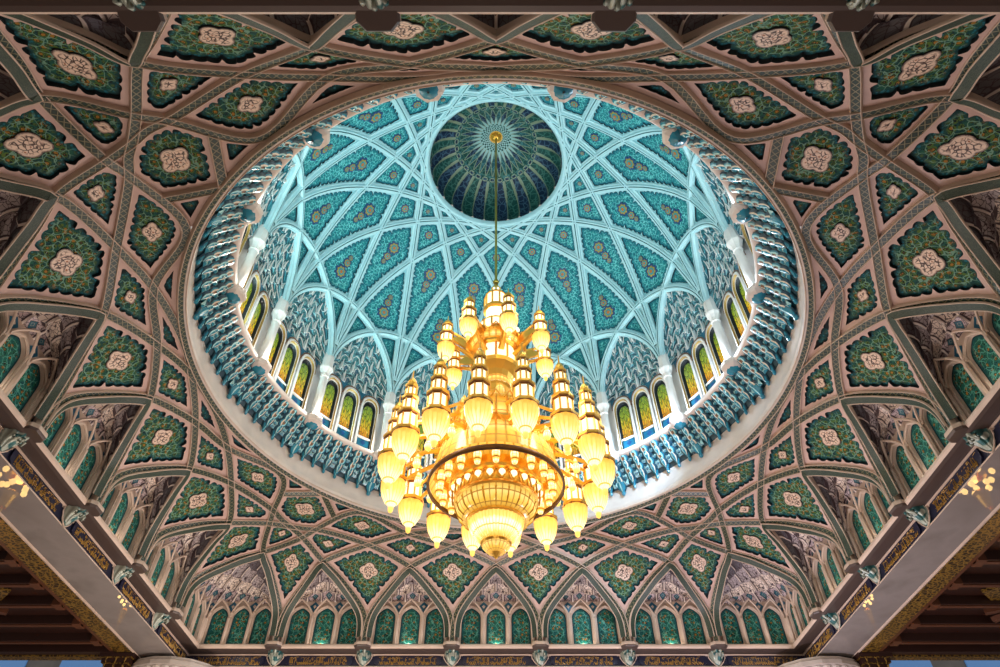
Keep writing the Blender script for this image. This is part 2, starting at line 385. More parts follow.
def cell(B, key, d_in, tile, lobe=.013, amp=.005, notch=.004, depth=.006, every=4, rot=True, med='arabesque', medk=.46, ctr=(0, 0, .1), lift=0., back=None):
    """one web of the vault: plain stone field with a lobed hole; returns the recessed tile panel's data"""
    B = close_resample(np.asarray(B, float), .012)
    B, q, n = frame2d(B, ctr)
    up = lambda Q, o: mvc(Q, q, B)+n*o
    hole = None
    i0 = inset(q, d_in)
    if i0 is not None:
        i0 = close_resample(i0, .003)
        if len(i0)*.003 < .05: i0 = None
    if i0 is None:
        v, f = fill(q, (), .03); addfield(key, up(v, lift), f); return None
    hole = scallop(i0, lobe, amp, notch, every)
    hole = hole[inpoly(hole, q)]
    v, f = fill(q, [hole], .03); addfield(key, up(v, lift), f)
    # tile at the bottom of the recess + its dark side
    v, f = fill(hole, (), .011); ed = dpoly(v, hole)
    h3t = up(hole, lift); h3b = up(hole, lift-depth); nh = len(hole)
    V = np.vstack([up(v, lift-depth), h3t, h3b]); b = len(v)
    F = f.tolist()+[(b+i, b+(i+1) % nh, b+nh+(i+1) % nh, b+nh+i) for i in range(nh)]
    fm = [0]*len(f)+[1]*nh
    uv = np.vstack([v, hole, hole]); E = np.r_[ed, np.zeros(2*nh)]
    out = dict(V=V, F=F, fm=fm, uv=uv, E=E, tile=tile)
    # medallion at the roomiest spot
    dm = ed.max(); p = v[ed.argmax()]
    k = ed > dm*.96; p = v[k].mean(0)
    out['room'] = dm
    if med and dm > .016:
        cc = v-p; uu, ss, vt = np.linalg.svd(cc[ed > dm*.3], full_matrices=False); ax = vt[0]; el = min(1.5, max(1., ss[0]/ss[1]))
        th = np.arange(0, 2*PI, PI/48)
        def oval(rr, elong, lob, am):
            r_ = rr*(1+am*np.abs(np.cos(lob*th/2)))
            xy = np.stack([r_*np.cos(th)*elong, r_*np.sin(th)], 1)
            return p+xy[:, :1]*ax+xy[:, 1:]*np.array([-ax[1], ax[0]])
        out['meds'] = []
        if med == 'arabesque':
            poly = oval(dm*medk*.86, el*.95, 4, .34)
            v2, f2 = fill(poly, (), .007); n2 = len(poly)
            top = up(v2, lift-depth+.0035); r1 = up(poly, lift-depth+.0035); r2 = up(poly, lift-depth); b2 = len(v2)
            out['meds'].append((np.vstack([top, r1, r2]), f2.tolist()+[(b2+i, b2+(i+1) % n2, b2+n2+(i+1) % n2, b2+n2+i) for i in range(n2)],
                                [0]*len(f2)+[1]*n2, np.vstack([v2, poly, poly]), np.r_[dpoly(v2, poly), np.zeros(2*n2)], ['med', 'dark']))
        else:
            cen = p.copy(); spots = [(0., dm*.44)] + ([(dm*.78, dm*.30), (dm*1.22, dm*.20)] if med == 'double' else [])
            sgn = 1.
            if med == 'double':                         # the smaller rosette points towards the crown
                a3 = up((p+ax*.01)[None], 0)[0]; b3 = up(p[None], 0)[0]
                sgn = -1. if (a3[2] > b3[2]) == (medk < .5) else 1.
            VV = []; FF = []; FM = []
            for off, rr in spots:
                c2 = p+ax*off*sgn
                if not inpoly(c2[None], hole)[0]: continue
                for q_, (fac, lob, am, mi, hh) in enumerate(((1., 8, .35, 0, .0025), (.72, 8, .3, 1, .0035), (.5, 8, .2, 2, .0045), (.25, 6, .2, 3, .0055))):
                    r_ = rr*fac*(1+am*(np.abs(np.cos(lob*th/2))-.5)); ring = c2+np.stack([r_*np.cos(th), r_*np.sin(th)], 1)
                    b0 = sum(len(x) for x in VV); m_ = len(th)
                    VV.append(np.vstack([up(c2[None], lift-depth+hh), up(ring, lift-depth+hh), up(ring, lift-depth)]))
                    FF += [(b0, b0+1+i, b0+1+(i+1) % m_) for i in range(m_)]+[(b0+1+i, b0+1+m_+i, b0+1+m_+(i+1) % m_, b0+1+(i+1) % m_) for i in range(m_)]
                    FM += [mi]*(2*m_)
            VV = np.vstack(VV)
            out['meds'].append((VV, FF, FM, np.zeros((len(VV), 2)), np.zeros(len(VV)), ['mnavy', 'mgold', 'mteal', 'morange']))
    return out
M['mnavy'] = mat('navy_petals', (.012, .045, .14), .35); M['mgold'] = mat('ochre_petals', (.30, .22, .03), .4)
M['mteal'] = mat('teal_petals', (.02, .22, .25), .35); M['morange'] = mat('orange_heart', (.42, .12, .015), .4)
def panel(data, label, group, name='tile_panel'):
    V = data['V']; o = mk(name, V, data['F'], [data['tile'], 'dark'], None, None, data['fm'], data['uv'], data['E'])
    tag(o, label, 'ceiling tile panel', group)
    for (v, f, fm, uv, e, ms) in data.get('meds', []):
        mk('medallion', v, f, ms, o, None, fm, uv, e)
    return o
def strip(P, nrm, w, h, mats, prof=None, du=1.):
    """a moulded band swept along P, standing h proud of the vault"""
    prof = prof or [(-.5, -.3, 0), (-.5, .8, 0), (-.46, 1., 0), (-.41, 1., 0), (-.38, .72, 1), (.38, .72, 0), (.41, 1., 0), (.46, 1., 0), (.5, .8, 0), (.5, -.3, 0)]
    P = np.asarray(P, float); nrm = np.asarray(nrm, float); k = len(prof); n = len(P)
    T = np.gradient(P, axis=0); T /= np.linalg.norm(T, axis=1)[:, None]+1e-12
    nr = nrm-(nrm*T).sum(1)[:, None]*T; nr /= np.linalg.norm(nr, axis=1)[:, None]; sd = np.cross(T, nr)
    L = np.r_[0, np.cumsum(np.linalg.norm(np.diff(P, axis=0), axis=1))]
    v = np.concatenate([P+sd*(a*w)+nr*(b*h) for a, b, _ in prof]).reshape(k, n, 3)
    uv = np.stack([np.stack([L*du, np.full(n, (a+.38)/.76)], 1) for a, b, _ in prof])
    f = []; fm = []
    for j in range(k-1):
        for i in range(n-1):
            f.append((j*n+i, (j+1)*n+i, (j+1)*n+i+1, j*n+i+1)); fm.append(prof[j][2])
    return v.reshape(-1, 3), f, fm, uv.reshape(-1, 2)

# ================================================================ the vault
FY, FZ = .988, .014
NODE = {}                                                     # far wall, x >= 0 octant and its mirror
base = {'fA': (.148, FY, FZ), 'fB': (.444, FY, FZ), 'fC': (.741, FY, FZ),
        'N0': (0, .885, .239), 'N1': (.297, .877, .231), 'N2': (.594, .848, .236), 'NC': (.787, .787, .240),
        'lA': (.148, .829, .282), 'lB': (.440, .811, .280), 'lC': (.651, .740, .268),
        'q0': (0, .805, .322), 'q1': (.303, .793, .312), 'q2': (.607, .722, .288), 'qC': (.683, .683, .276),
        'mA': (.139, .787, .323), 'mB': (.463, .668, .321)}
for k, p in base.items():
    NODE[k+'+'] = np.array(p, float); NODE[k+'-'] = np.array((-p[0], p[1], p[2]), float)
for k in ('N0', 'q0'): NODE[k] = NODE[k+'+']
def quarter(name, k): return rz(NODE[name], k*PI/2)
def inward(p):
    a = min(1., max(0., p[2]/.31))*R(62); r = np.hypot(p[0], p[1])+1e-9
    wx, wy = abs(p[0])/r, abs(p[1])/r
    return np.array([-p[0]/r*math.cos(a), -p[1]/r*math.cos(a), -math.sin(a)])
SEG = {}
def footcurve(F, N):
    w = [0, .02, .09, .24, .45, .68, 1]; z = [0, .30, .46, .60, .735, .865, 1]
    return np.array([[F[0]+(N[0]-F[0])*a, F[1]+(N[1]-F[1])*a, F[2]+(N[2]-F[2])*b] for a, b in zip(w, z)])
RIBS = []
def rib(f0, n0, l0, q0, mid, q1, l1, n1, f1, kq):
    """kq: list of quarter turns for every node"""
    g = lambda nm, k: rz(NODE[nm], k*PI/2)
    nm = [f0, n0, l0, q0, mid, q1, l1, n1, f1]
    pts = [g(a, k) for a, k in zip(nm, kq)] if mid else None
    c0 = footcurve(pts[0], pts[1]); c1 = footcurve(pts[8], pts[7])[::-1]
    allp = np.vstack([c0, pts[2:7], c1]); segs = catmull(allp, 6)
    i0 = len(c0)-1
    cuts = [0, i0, i0+1, i0+2, i0+3, i0+4, i0+5, i0+6, len(allp)-1]
    whole = []
    for a in range(8):
        sg = np.vstack([s_[:-1] for s_ in segs[cuts[a]:cuts[a+1]]]+[segs[cuts[a+1]-1][-1:]])
        SEG[(nm[a], kq[a] % 4, nm[a+1], kq[a+1] % 4)] = sg; SEG[(nm[a+1], kq[a+1] % 4, nm[a], kq[a] % 4)] = sg[::-1]
        whole.append(sg if a == 0 else sg[1:])
    RIBS.append(np.vstack(whole))
def midC(k):  # the rib over a corner foot never reaches the ring: its middle lies between q2 and qC
    return None
for s_, t_ in (('+', '-'), ('-', '+')):
    pass
NODE['mC+'] = np.array((.648, .706, .283)); NODE['mC-'] = np.array((-.648, .706, .283))
for k in range(4):
    kn = k-1 if True else k        # quarter turn clockwise: the wall met at the + corner
    # + side of wall k; the next wall beyond its + corner is turned by -90 degrees
    rib('fB-', 'N1-', 'lA-', 'q0', 'mA+', 'q1+', 'lB+', 'N2+', 'fC+', [k]*9)
    rib('fC-', 'N2-', 'lB-', 'q1-', 'mA-', 'q0', 'lA+', 'N1+', 'fB+', [k]*9)
    rib('fA-', 'N0', 'lA+', 'q1+', 'mB+', 'q2+', 'lC+', 'NC+', 'fC-', [k]*8+[k-1])
    rib('fC+', 'NC-', 'lC-', 'q2-', 'mB-', 'q1-', 'lA-', 'N0', 'fA+', [k+1]+[k]*8)
    rib('fA+', 'N1+', 'lB+', 'q2+', 'mC+', 'qC+', 'lC-', 'N2-', 'fB-', [k]*6+[k-1]*3)
    rib('fB+', 'N2+', 'lC+', 'qC+', 'mC-', 'q2-', 'lB-', 'N1-', 'fA-', [k]*4+[k-1]*5)
# aliases: corner nodes carry two names (NC+ of wall k is NC- of wall k-1, likewise qC)
for key in list(SEG):
    a, ka, b, kb = key
    for x in ([(a, ka)] + ([(a[:2]+('-' if a[2] == '+' else '+'), (ka+(-1 if a[2] == '+' else 1)) % 4)] if a[:2] in ('NC', 'qC') else [])):
        for y in ([(b, kb)] + ([(b[:2]+('-' if b[2] == '+' else '+'), (kb+(-1 if b[2] == '+' else 1)) % 4)] if b[:2] in ('NC', 'qC') else [])):
            SEG.setdefault((*x, *y), SEG[key])
RR, RZ = .790, .322                                            # the ring's outer edge
def arc(p, q, r=RR, z=RZ, n=14):
    a, b = math.atan2(p[1], p[0]), math.atan2(q[1], q[0])
    if b-a > PI: b -= 2*PI
    if a-b > PI: b += 2*PI
    t = np.linspace(a, b, n); return np.stack([r*np.cos(t), r*np.sin(t), np.full(n, z)], 1)
def loop(names):
    """names: (node, quarter) list; closed loop over known rib pieces, straight elsewhere"""
    out = []
    for (a, ka), (b, kb) in zip(names, names[1:]+names[:1]):
        k_ = (a, ka % 4, b, kb % 4)
        if a == 'ring': continue
        sg = SEG.get(k_)
        if sg is None:
            pa, pb = rz(NODE[a], ka*PI/2), rz(NODE[b], kb*PI/2); sg = np.linspace(pa, pb, 12)
        out.append(sg[:-1])
    return np.vstack(out)
# ribs: cream-edged lattice bands
def ribband(P, w=.0195, h=.010):
    P = resample(P, .014); return strip(P, [inward(p) for p in P], w, h, None, du=1.)
n_rib = 0
for i, P in enumerate(RIBS):
    v, f, fm, uv = ribband(P)
    n_rib += 1
    o = mk('trim_%d' % n_rib, v, f, ['cream', 'lattice'], None, None, fm, uv)
    struct(o, 'curved vault rib with a green and gold lattice band between cream edges')
# the two short straps across every corner, up to the ring
NODE['j+'] = np.array((.541, .683, .309)); NODE['i+'] = np.array((.560, .560, .322)); NODE['g+'] = np.array((.683, .541, .309))
for k in range(4):
    v, f, fm, uv = ribband(np.vstack([np.linspace(quarter('j+', k), quarter('i+', k), 8)]), .021)
    mb = MB(); mb.add(v, f, fm, uv)
    v, f, fm, uv = ribband(np.linspace(quarter('i+', k), quarter('g+', k), 8), .021); mb.add(v, f, fm, uv)
    n_rib += 1
    struct(mb.build('trim_%d' % n_rib, ['cream', 'lattice']), 'pair of short lattice straps meeting at the dome ring over one corner')

WALL = ['far', 'left', 'near', 'right']                        # turned by 0, 90, 180, 270 degrees
CNR = ['far right', 'far left', 'near left', 'near right']     # the + corner of wall k
ORD = 'first second third fourth fifth sixth seventh eighth ninth tenth eleventh twelfth thirteenth fourteenth fifteenth sixteenth'.split()
def along(k, i, n):                                            # i counts along +x of the wall's own frame
    if k == 0: return ORD[i]+' from the left on the far wall'
    if k == 2: return ORD[n-1-i]+' from the left on the near wall'
    if k == 1: return ORD[i]+' from the near corner on the left wall'
    return ORD[i]+' from the far corner on the right wall'
# wall frame +x turned by 90 deg points to +y (towards the far wall) on the left wall; by 270 deg to -y on the right wall
for k in range(4):
    kn = k-1
    # row 1: kites standing on the feet
    kites = [('fC-', 'N2-', 'lC-', ('NC-', k)), ('fB-', 'N1-', 'lB-', 'N2-'), ('fA-', 'N0', 'lA-', 'N1-'),
             ('fA+', 'N1+', 'lA+', 'N0'), ('fB+', 'N2+', 'lB+', 'N1+'), ('fC+', ('NC+', k), 'lC+', 'N2+')]
    for i, cyc in enumerate(kites):
        nm = [c if isinstance(c, tuple) else (c, k) for c in cyc]
        d = cell(loop(nm), 'ceiling', .0225, 'tile', lobe=.0235, amp=.0070, notch=.008, every=3, depth=.008)
        if d: panel(d, 'large green kite panel above cornice bracket, '+along(k, i, 6), 'kite panels of the lower vault')
    # row 2: lozenges over the niches
    loz = [('N2-', 'lC-', 'q2-', 'lB-'), ('N1-', 'lB-', 'q1-', 'lA-'), ('N0', 'lA-', 'q0', 'lA+'), ('N1+', 'lA+', 'q1+', 'lB+'), ('N2+', 'lB+', 'q2+', 'lC+')]
    for i, cyc in enumerate(loz):
        d = cell(loop([(c, k) for c in cyc]), 'ceiling', .0205, 'tile', lobe=.019, amp=.006, notch=.003)
        if d: panel(d, 'small green lozenge panel over niche, '+along(k, i, 5), 'lozenge panels over the niches')
    d = cell(loop([('NC+', k), ('lC-', k-1), ('qC+', k), ('lC+', k)]), 'ceiling', .018, 'tile', lobe=.019, amp=.004, notch=0)
    if d: panel(d, 'small tile panel over the %s corner niche' % CNR[k], 'lozenge panels over the niches')
    # row 3: panels whose top edge runs along the ring
    r3 = [('lB-', 'q2-', 'mB-', 'q1-'), ('lA-', 'q1-', 'mA-', 'q0'), ('lA+', 'q0', 'mA+', 'q1+'), ('lB+', 'q1+', 'mB+', 'q2+')]
    for i, cyc in enumerate(r3):
        d = cell(loop([(c, k) for c in cyc]), 'ceiling', .022 if i in (0, 3) else .018, 'tile', lobe=.02, amp=.006 if i in (0, 3) else .003, notch=.003 if i in (0, 3) else 0)
        if d: panel(d, ('broad' if i in (0, 3) else 'thin')+' green panel touching dome ring, '+along(k, i, 4), 'panels under the dome ring')
    # corner pentagon
    P = np.vstack([SEG[('q2+', k % 4, 'mC+', k % 4)][:-1], SEG[('mC+', k % 4, 'qC+', k % 4)][:-1],
                   SEG[('qC+', k % 4, 'mC-', (k-1) % 4)][:-1] if ('qC+', k % 4, 'mC-', (k-1) % 4) in SEG else np.linspace(quarter('qC+', k), rz(NODE['mC-'], (k-1)*PI/2), 6)[:-1],
                   np.linspace(rz(NODE['mC-'], (k-1)*PI/2), rz(NODE['q2-'], (k-1)*PI/2), 8)[:-1],
                   np.linspace(rz(NODE['q2-'], (k-1)*PI/2), quarter('g+', k), 8)[:-1], np.linspace(quarter('g+', k), quarter('i+', k), 10)[:-1],
                   np.linspace(quarter('i+', k), quarter('j+', k), 10)[:-1], np.linspace(quarter('j+', k), quarter('q2+', k), 8)[:-1]])
    d = cell(P, 'ceiling', .0225, 'tile', lobe=.0215, amp=.0075, notch=.006, medk=.5)
    if d: panel(d, 'five-sided green tile panel at the %s corner, under the dome ring' % CNR[k], 'corner pentagon panels')
    # slivers along the ring
    sl = [('q1-', 'mA-', 'mB-'), ('q1+', 'mB+', 'mA+'), ('j', 1), ('j', -1)]
    for i in range(4):
        if i < 2:
            a, b, c_ = sl[i]; q = quarter(a, k); pb, pc = quarter(b, k), quarter(c_, k)
            P = np.vstack([SEG[(a, k % 4, b, k % 4)][:-1], arc(pb, pc)[:-1], SEG[(c_, k % 4, a, k % 4)][:-1]])
            lab = 'tiny dark triangle on dome ring, '+along(k, i, 2)
        else:
            s1 = i == 2
            J = quarter('j+' if s1 else 'g+', k); I = quarter('i+', k); F_ = quarter('mB+', k) if s1 else rz(NODE['mB-'], (k-1)*PI/2)
            P = np.vstack([np.linspace(J, I, 10)[:-1], arc(I, F_)[:-1], np.linspace(F_, J, 10)[:-1]])
            lab = 'tiny triangular panel beside the %s corner pentagon, on its %s side' % (CNR[k], 'long-wall' if k in (0, 2) and s1 or k in (1, 3) and not s1 else 'side-wall')
        d = cell(P, 'ceiling', .021, 'tile', lobe=.02, amp=.0015, notch=0, med=None)
        if d: panel(d, lab, 'ring triangles')
# slim fill between the ribs and the ring so that no gap shows
mb = FIELD['ceiling']
for k in range(4):
    for A_, B_ in ((('mA-', k), ('mA+', k)),):
        pa, pb = quarter(*A_), quarter(*B_); a = arc(pa, pb); b = np.vstack([SEG[('mA-', k, 'q0', k)], SEG[('q0', k, 'mA+', k)][1:]])
        b = resample(b, n=len(a)); n = len(a)
        mb.add(np.vstack([a, b]), [(i, i+1, n+i+1, n+i) for i in range(n-1)])
    # tiny web inside lC / q2 / qC
    d = cell(loop([('lC+', k), ('q2+', k), ('mC+', k), ('qC+', k)]), 'ceiling', .3, 'tile')
    d = cell(loop([('lC-', k-1), ('qC-', k-1), ('mC-', k-1), ('q2-', k-1)]), 'ceiling', .3, 'tile')
struct(mk('ceiling', mb.v, mb.f, ['field']), 'rose stone vault rising from the square cornice to the round dome ring')

# the ring: lattice border, cream lip, pale marble drum foot
th = np.linspace(0, 2*PI, 145)
ringp = np.stack([RR*np.cos(th), RR*np.sin(th), np.full(145, RZ)], 1)
v, f, fm, uv = strip(ringp, [(-.5*math.cos(a), -.5*math.sin(a), -.8) for a in th], .021, .010, None)
struct(mk('trim_ring', v, f, ['cream', 'lattice'], None, None, fm, uv), 'round lattice border where the vault meets the dome ring')
mb = MB()
mb.lathe([(.800, .338), (.787, .319), (.782, .317), (.7795, .320), (.780, .326), (.777, .331), (.779, .337), (.782, .350), (.7845, .362), (.785, .41)], 144)
struct(mb.build('trim_collar', ['ring'], smooth=True), 'pale marble collar below the blue corbels of the dome')

# ================================================================ niches
def muqarnas(Ai, Bi, chi, T_, nc, back, live, depth=.016, step=.010, rows=9):
    """tiers of concave cells between the arch curve Ai and the wall curve Bi; every tier is its own band of mesh"""
    U = len(Ai); V = []; UV = []; F = []
    back = np.asarray(back, float)
    for t in range(T_):
        b0 = len(V); par = .5*(t % 2)
        for j in range(rows):
            f = j/(rows-1)
            for i in range(U):
                c = (chi[i]*nc+par) % 1.; bow = 4*c*(1-c)
                w = (t+f+(.30*(bow-.5) if 0 < t or f > .5 else 0)*live[i]*(1 if (t+f) < T_-.01 else 0))/T_
                w = min(1., max(0., w))
                p = Ai[i]*(1-w)+Bi[i]*w
                o = depth*math.sqrt(bow)*math.sin(PI*(.12+.80*f))+step*(1-f)*(1 if t else .2)+.010*math.sin(PI*w)
                edge = min(1., 12*chi[i], 12*(1-chi[i]))
                V.append(p+back*o*live[i]*edge); UV.append((chi[i]*nc+par, t+.02+.96*f))
        F += [(b0+j*U+i, b0+j*U+i+1, b0+(j+1)*U+i+1, b0+(j+1)*U+i) for j in range(rows-1) for i in range(U-1)]
        if t:  # riser joining this tier to the one before
            a0 = b0-U; F += [(a0+i, a0+i+1, b0+i+1, b0+i) for i in range(U-1)]
    return V, F, UV
def niche(k, idx, fa, na, fb, fkb, corner=False):
    g = lambda nm, kk: rz(NODE[nm], kk*PI/2)
    pa = SEG[(fa, k % 4, na, k % 4)]; pb = SEG[(na, k % 4, fb, fkb % 4)]
    A = np.vstack([pa, pb[1:]])
    A = rz(A, -k*PI/2)                                         # work in the far wall's frame
    A = resample(A, n=73)
    BW = 1.010
    if corner: path = np.array([[.741, BW], [BW, BW], [BW, .741]])
    else: path = np.array([[A[0, 0], BW], [A[-1, 0], BW]])
    cx = A.mean(0)[0]
    lab = ('corner niche at the %s corner' % CNR[k]) if corner else 'niche, '+along(k, idx, 5)
    pre = 'wide carved ' if corner else 'pointed-arch '
    ori = rz(np.array([.97, .97, FZ]) if corner else np.array([cx, 1.0, FZ]), k*PI/2)
    root = thing('niche', (pre+'muqarnas '+lab+' with six tile panels') if corner else 'muqarnas-hooded '+lab+', three tiles', 'niche', ori, 'muqarnas niches above the cornice')
    TR = lambda p: rz(np.asarray(p, float), k*PI/2)
    L = np.r_[0, np.cumsum(np.linalg.norm(np.diff(A[:, :2], axis=0), axis=1))]
    # position along the back path: blend of chord parameter
    ch = (A[:, :2]-A[0, :2])@(A[-1, :2]-A[0, :2])/np.sum((A[-1, :2]-A[0, :2])**2); ch = np.clip(ch, 0, 1)
    bp = resample(path, n=401); Bk = np.stack([np.interp(ch, np.linspace(0, 1, 401), bp[:, 0]), np.interp(ch, np.linspace(0, 1, 401), bp[:, 1])], 1)
    zt = .164
    Bz = np.minimum(A[:, 2]-.004, zt)
    # hood grid
    U = 121 if not corner else 201
    uu = np.linspace(0, 1, U); ia = uu*(len(A)-1); ar_ = np.arange(len(A))
    Ai = np.stack([np.interp(ia, ar_, A[:, c]) for c in range(3)], 1)
    Bi = np.stack([np.interp(ia, ar_, Bk[:, 0]), np.interp(ia, ar_, Bk[:, 1]), np.interp(ia, ar_, Bz)], 1)
    chi = np.interp(ia, ar_, ch)
    live = np.clip((Ai[:, 2]-.11)/.05, 0, 1)
    V, F, UV = muqarnas(Ai, Bi, chi, 4, 6 if not corner else 10, (0, .55, .83) if not corner else (.39, .39, .83), live)
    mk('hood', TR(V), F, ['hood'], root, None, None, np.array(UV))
    # lattice soffit along the arch
    tang = np.gradient(A, axis=0); inn = np.array([cx, 1.06, .05])-A
    if corner: inn = np.array([.93, .93, .05])-A
    dirb = np.array([(0, 1, .0)]*len(A)) if not corner else np.array([(.7, .7, 0)]*len(A))
    off = inn-((inn*dirb).sum(1))[:, None]*dirb; off /= np.linalg.norm(off, axis=1)[:, None]
    P0 = A+off*.016-dirb*.004
    v, f, fm, uv = strip(P0[2:-2], -dirb[2:-2]+off[2:-2]*.6, .022, .004, [(-.5, -.5, 1), (-.5, .6, 1), (.46, .6, 0), (.5, .6, 0), (.5, -.5, 0)])
    mk('arch_band', TR(v), f, ['cream', 'bandgreen'], root, None, fm, uv)
    # back boards with three pointed panels each
    boards = [((A[0, 0], BW), (A[-1, 0], BW))] if not corner else [((.741, BW), (BW, BW)), ((BW, BW), (BW, .741))]
    for (b0, b1) in boards:
        b0 = np.array(b0); b1 = np.array(b1); Lb = np.linalg.norm(b1-b0); d = (b1-b0)/Lb; nrm = np.array([d[1], -d[0]])
        if nrm@(-b0) < 0: nrm = -nrm
        m0 = .019 if not corner else (.030 if boards.index((tuple(b0), tuple(b1))) == 0 else .012)
        m1 = .019 if not corner else (.012 if m0 == .030 else .030)
        pw = (Lb-m0-m1)/3
        holes = []
        for q in range(3):
            c = m0+pw*(q+.5); hw = pw*.385; za, zs = .148, .110
            pts = [(c-hw, FZ-.004), (c+hw, FZ-.004), (c+hw, zs)]
            for t in np.linspace(.15, 1, 7): pts.append((c+hw*math.cos(t*PI/2)**.8 if t < 1 else c, zs+(za-zs)*t**.85))
            pts += [(2*c-x, z) for x, z in pts[-2:1:-1]]
            holes.append(np.array(pts))
        outer = np.array([(0, FZ-.012), (Lb, FZ-.012), (Lb, .168), (0, .168)])
        to3 = lambda Q, o_: np.stack([b0[0]+d[0]*Q[:, 0]+nrm[0]*o_, b0[1]+d[1]*Q[:, 0]+nrm[1]*o_, Q[:, 1]], 1)
        v, f = fill(close_resample(outer, .02), holes, .05)
        mb = MB(); mb.add(TR(to3(v, .0)), f.tolist())
        # raised frame around each panel and a second, taller arch springing from the mullions
        for h in holes:
            n_ = len(h)
            v3 = np.vstack([to3(h, 0), to3(h, -.008)]); mb.add(TR(v3), [(i, (i+1) % n_, n_+(i+1) % n_, n_+i) for i in range(n_)])
            c = h[:, 0].mean(); sc2 = np.stack([c+(h[:, 0]-c)*1.13, h[:, 1]+.003], 1)[1:]
            mb.tube(TR(to3(np.vstack([sc2]), .003)), .0034, 5)
            big = []
            for t in np.linspace(0, 1, 9): big.append((c-pw*.5*(1-t**1.6), .106+.060*t**.8, .005+.020*t**1.5))
            for sg in (1, -1):
                pts3 = np.array([to3(np.array([[c+(x-c)*sg, z]]), o_)[0] for x, z, o_ in big]); mb.tube(TR(pts3), .0032, 5)
        for q in range(4):
            c = m0+pw*q; dz = [(c, .128), (c+.017, .150), (c, .166), (c-.017, .150)]; dz = [(min(Lb, max(0, x)), z_) for x, z_ in dz]
            mb.add(TR(to3(np.array(dz), .0012)), [(0, 1, 2, 3)], 1); mb.add(TR(to3(np.array([(c+(x-c)*.35, .149+(z_-.149)*.35) for x, z_ in dz]), .0018)), [(0, 1, 2, 3)], 0)
            mb.tube(TR(np.array([to3(np.array([[c, z]]), .007)[0] for z in (FZ-.004, .06, .105)])), .0058, 6)
        mb.build('window_tracery', ['cream', 'bluepane'], root)
        for h in holes:
            hh = close_resample(h, .006); v, f = fill(hh, (), .008); e = dpoly(v, hh)
            mk('tile_panel', TR(to3(v, -.008)), f.tolist(), ['nichetile'], root, None, None, v, e)
    return root
for k in range(4):
    niche(k, 0, 'fC-', 'N2-', 'fB-', k); niche(k, 1, 'fB-', 'N1-', 'fA-', k); niche(k, 2, 'fA-', 'N0', 'fA+', k)
    niche(k, 3, 'fA+', 'N1+', 'fB+', k); niche(k, 4, 'fB+', 'N2+', 'fC+', k); niche(k, 5, 'fC+', 'NC+', 'fC-', k-1, True)

# ================================================================ cornice, frieze, brackets, beams
LIP = [(1.06, .016), (.992, .016), (.988, .012), (.988, .006), (.992, .001), (1.0, -.001), (1.032, .002), (1.032, -.002), (1.036, -.002), (1.036, -.004), (1.041, -.005)]
LM = [0, 0, 0, 0, 1, 1, 1, 0, 0, 0]
BEAM_W = 1.150
for k in range(4):
    nm = WALL[k]
    mb = MB()
    for j in range(len(LIP)-1):
        (y0, z0), (y1, z1) = LIP[j], LIP[j+1]
        mb.add(rz([(-y0, y0, z0), (y0, y0, z0), (y1, y1, z1), (-y1, y1, z1)], k*PI/2), [(0, 1, 2, 3)], LM[j])
    struct(mb.build('trim_cornice_'+nm, ['cream', 'brownstone']), 'projecting stone cornice along the %s side of the crossing' % nm)
    mb = MB()                                                  # wall face carrying the frieze, then the polished underside of the beam
    for (y0, z0, y1, z1, m_) in ((1.041, -.004, 1.041, -.038, 0), (1.041, -.038, 1.036, -.0385, 1), (1.036, -.0385, 1.036, -.0420, 1), (1.036, -.0420, BEAM_W, -.0420, 2), (BEAM_W, -.0420, BEAM_W+.006, -.0440, 1), (BEAM_W+.006, -.0440, BEAM_W+.012, -.0420, 1)):
        mb.add(rz([(-y0, y0, z0), (y0, y0, z0), (y1, y1, z1), (-y1, y1, z1)], k*PI/2), [(0, 1, 2, 3)], m_)
    struct(mb.build('wall_'+nm, ['navy', 'cream', 'marble']), 'beam of the %s side with navy face and polished marble underside' % nm)
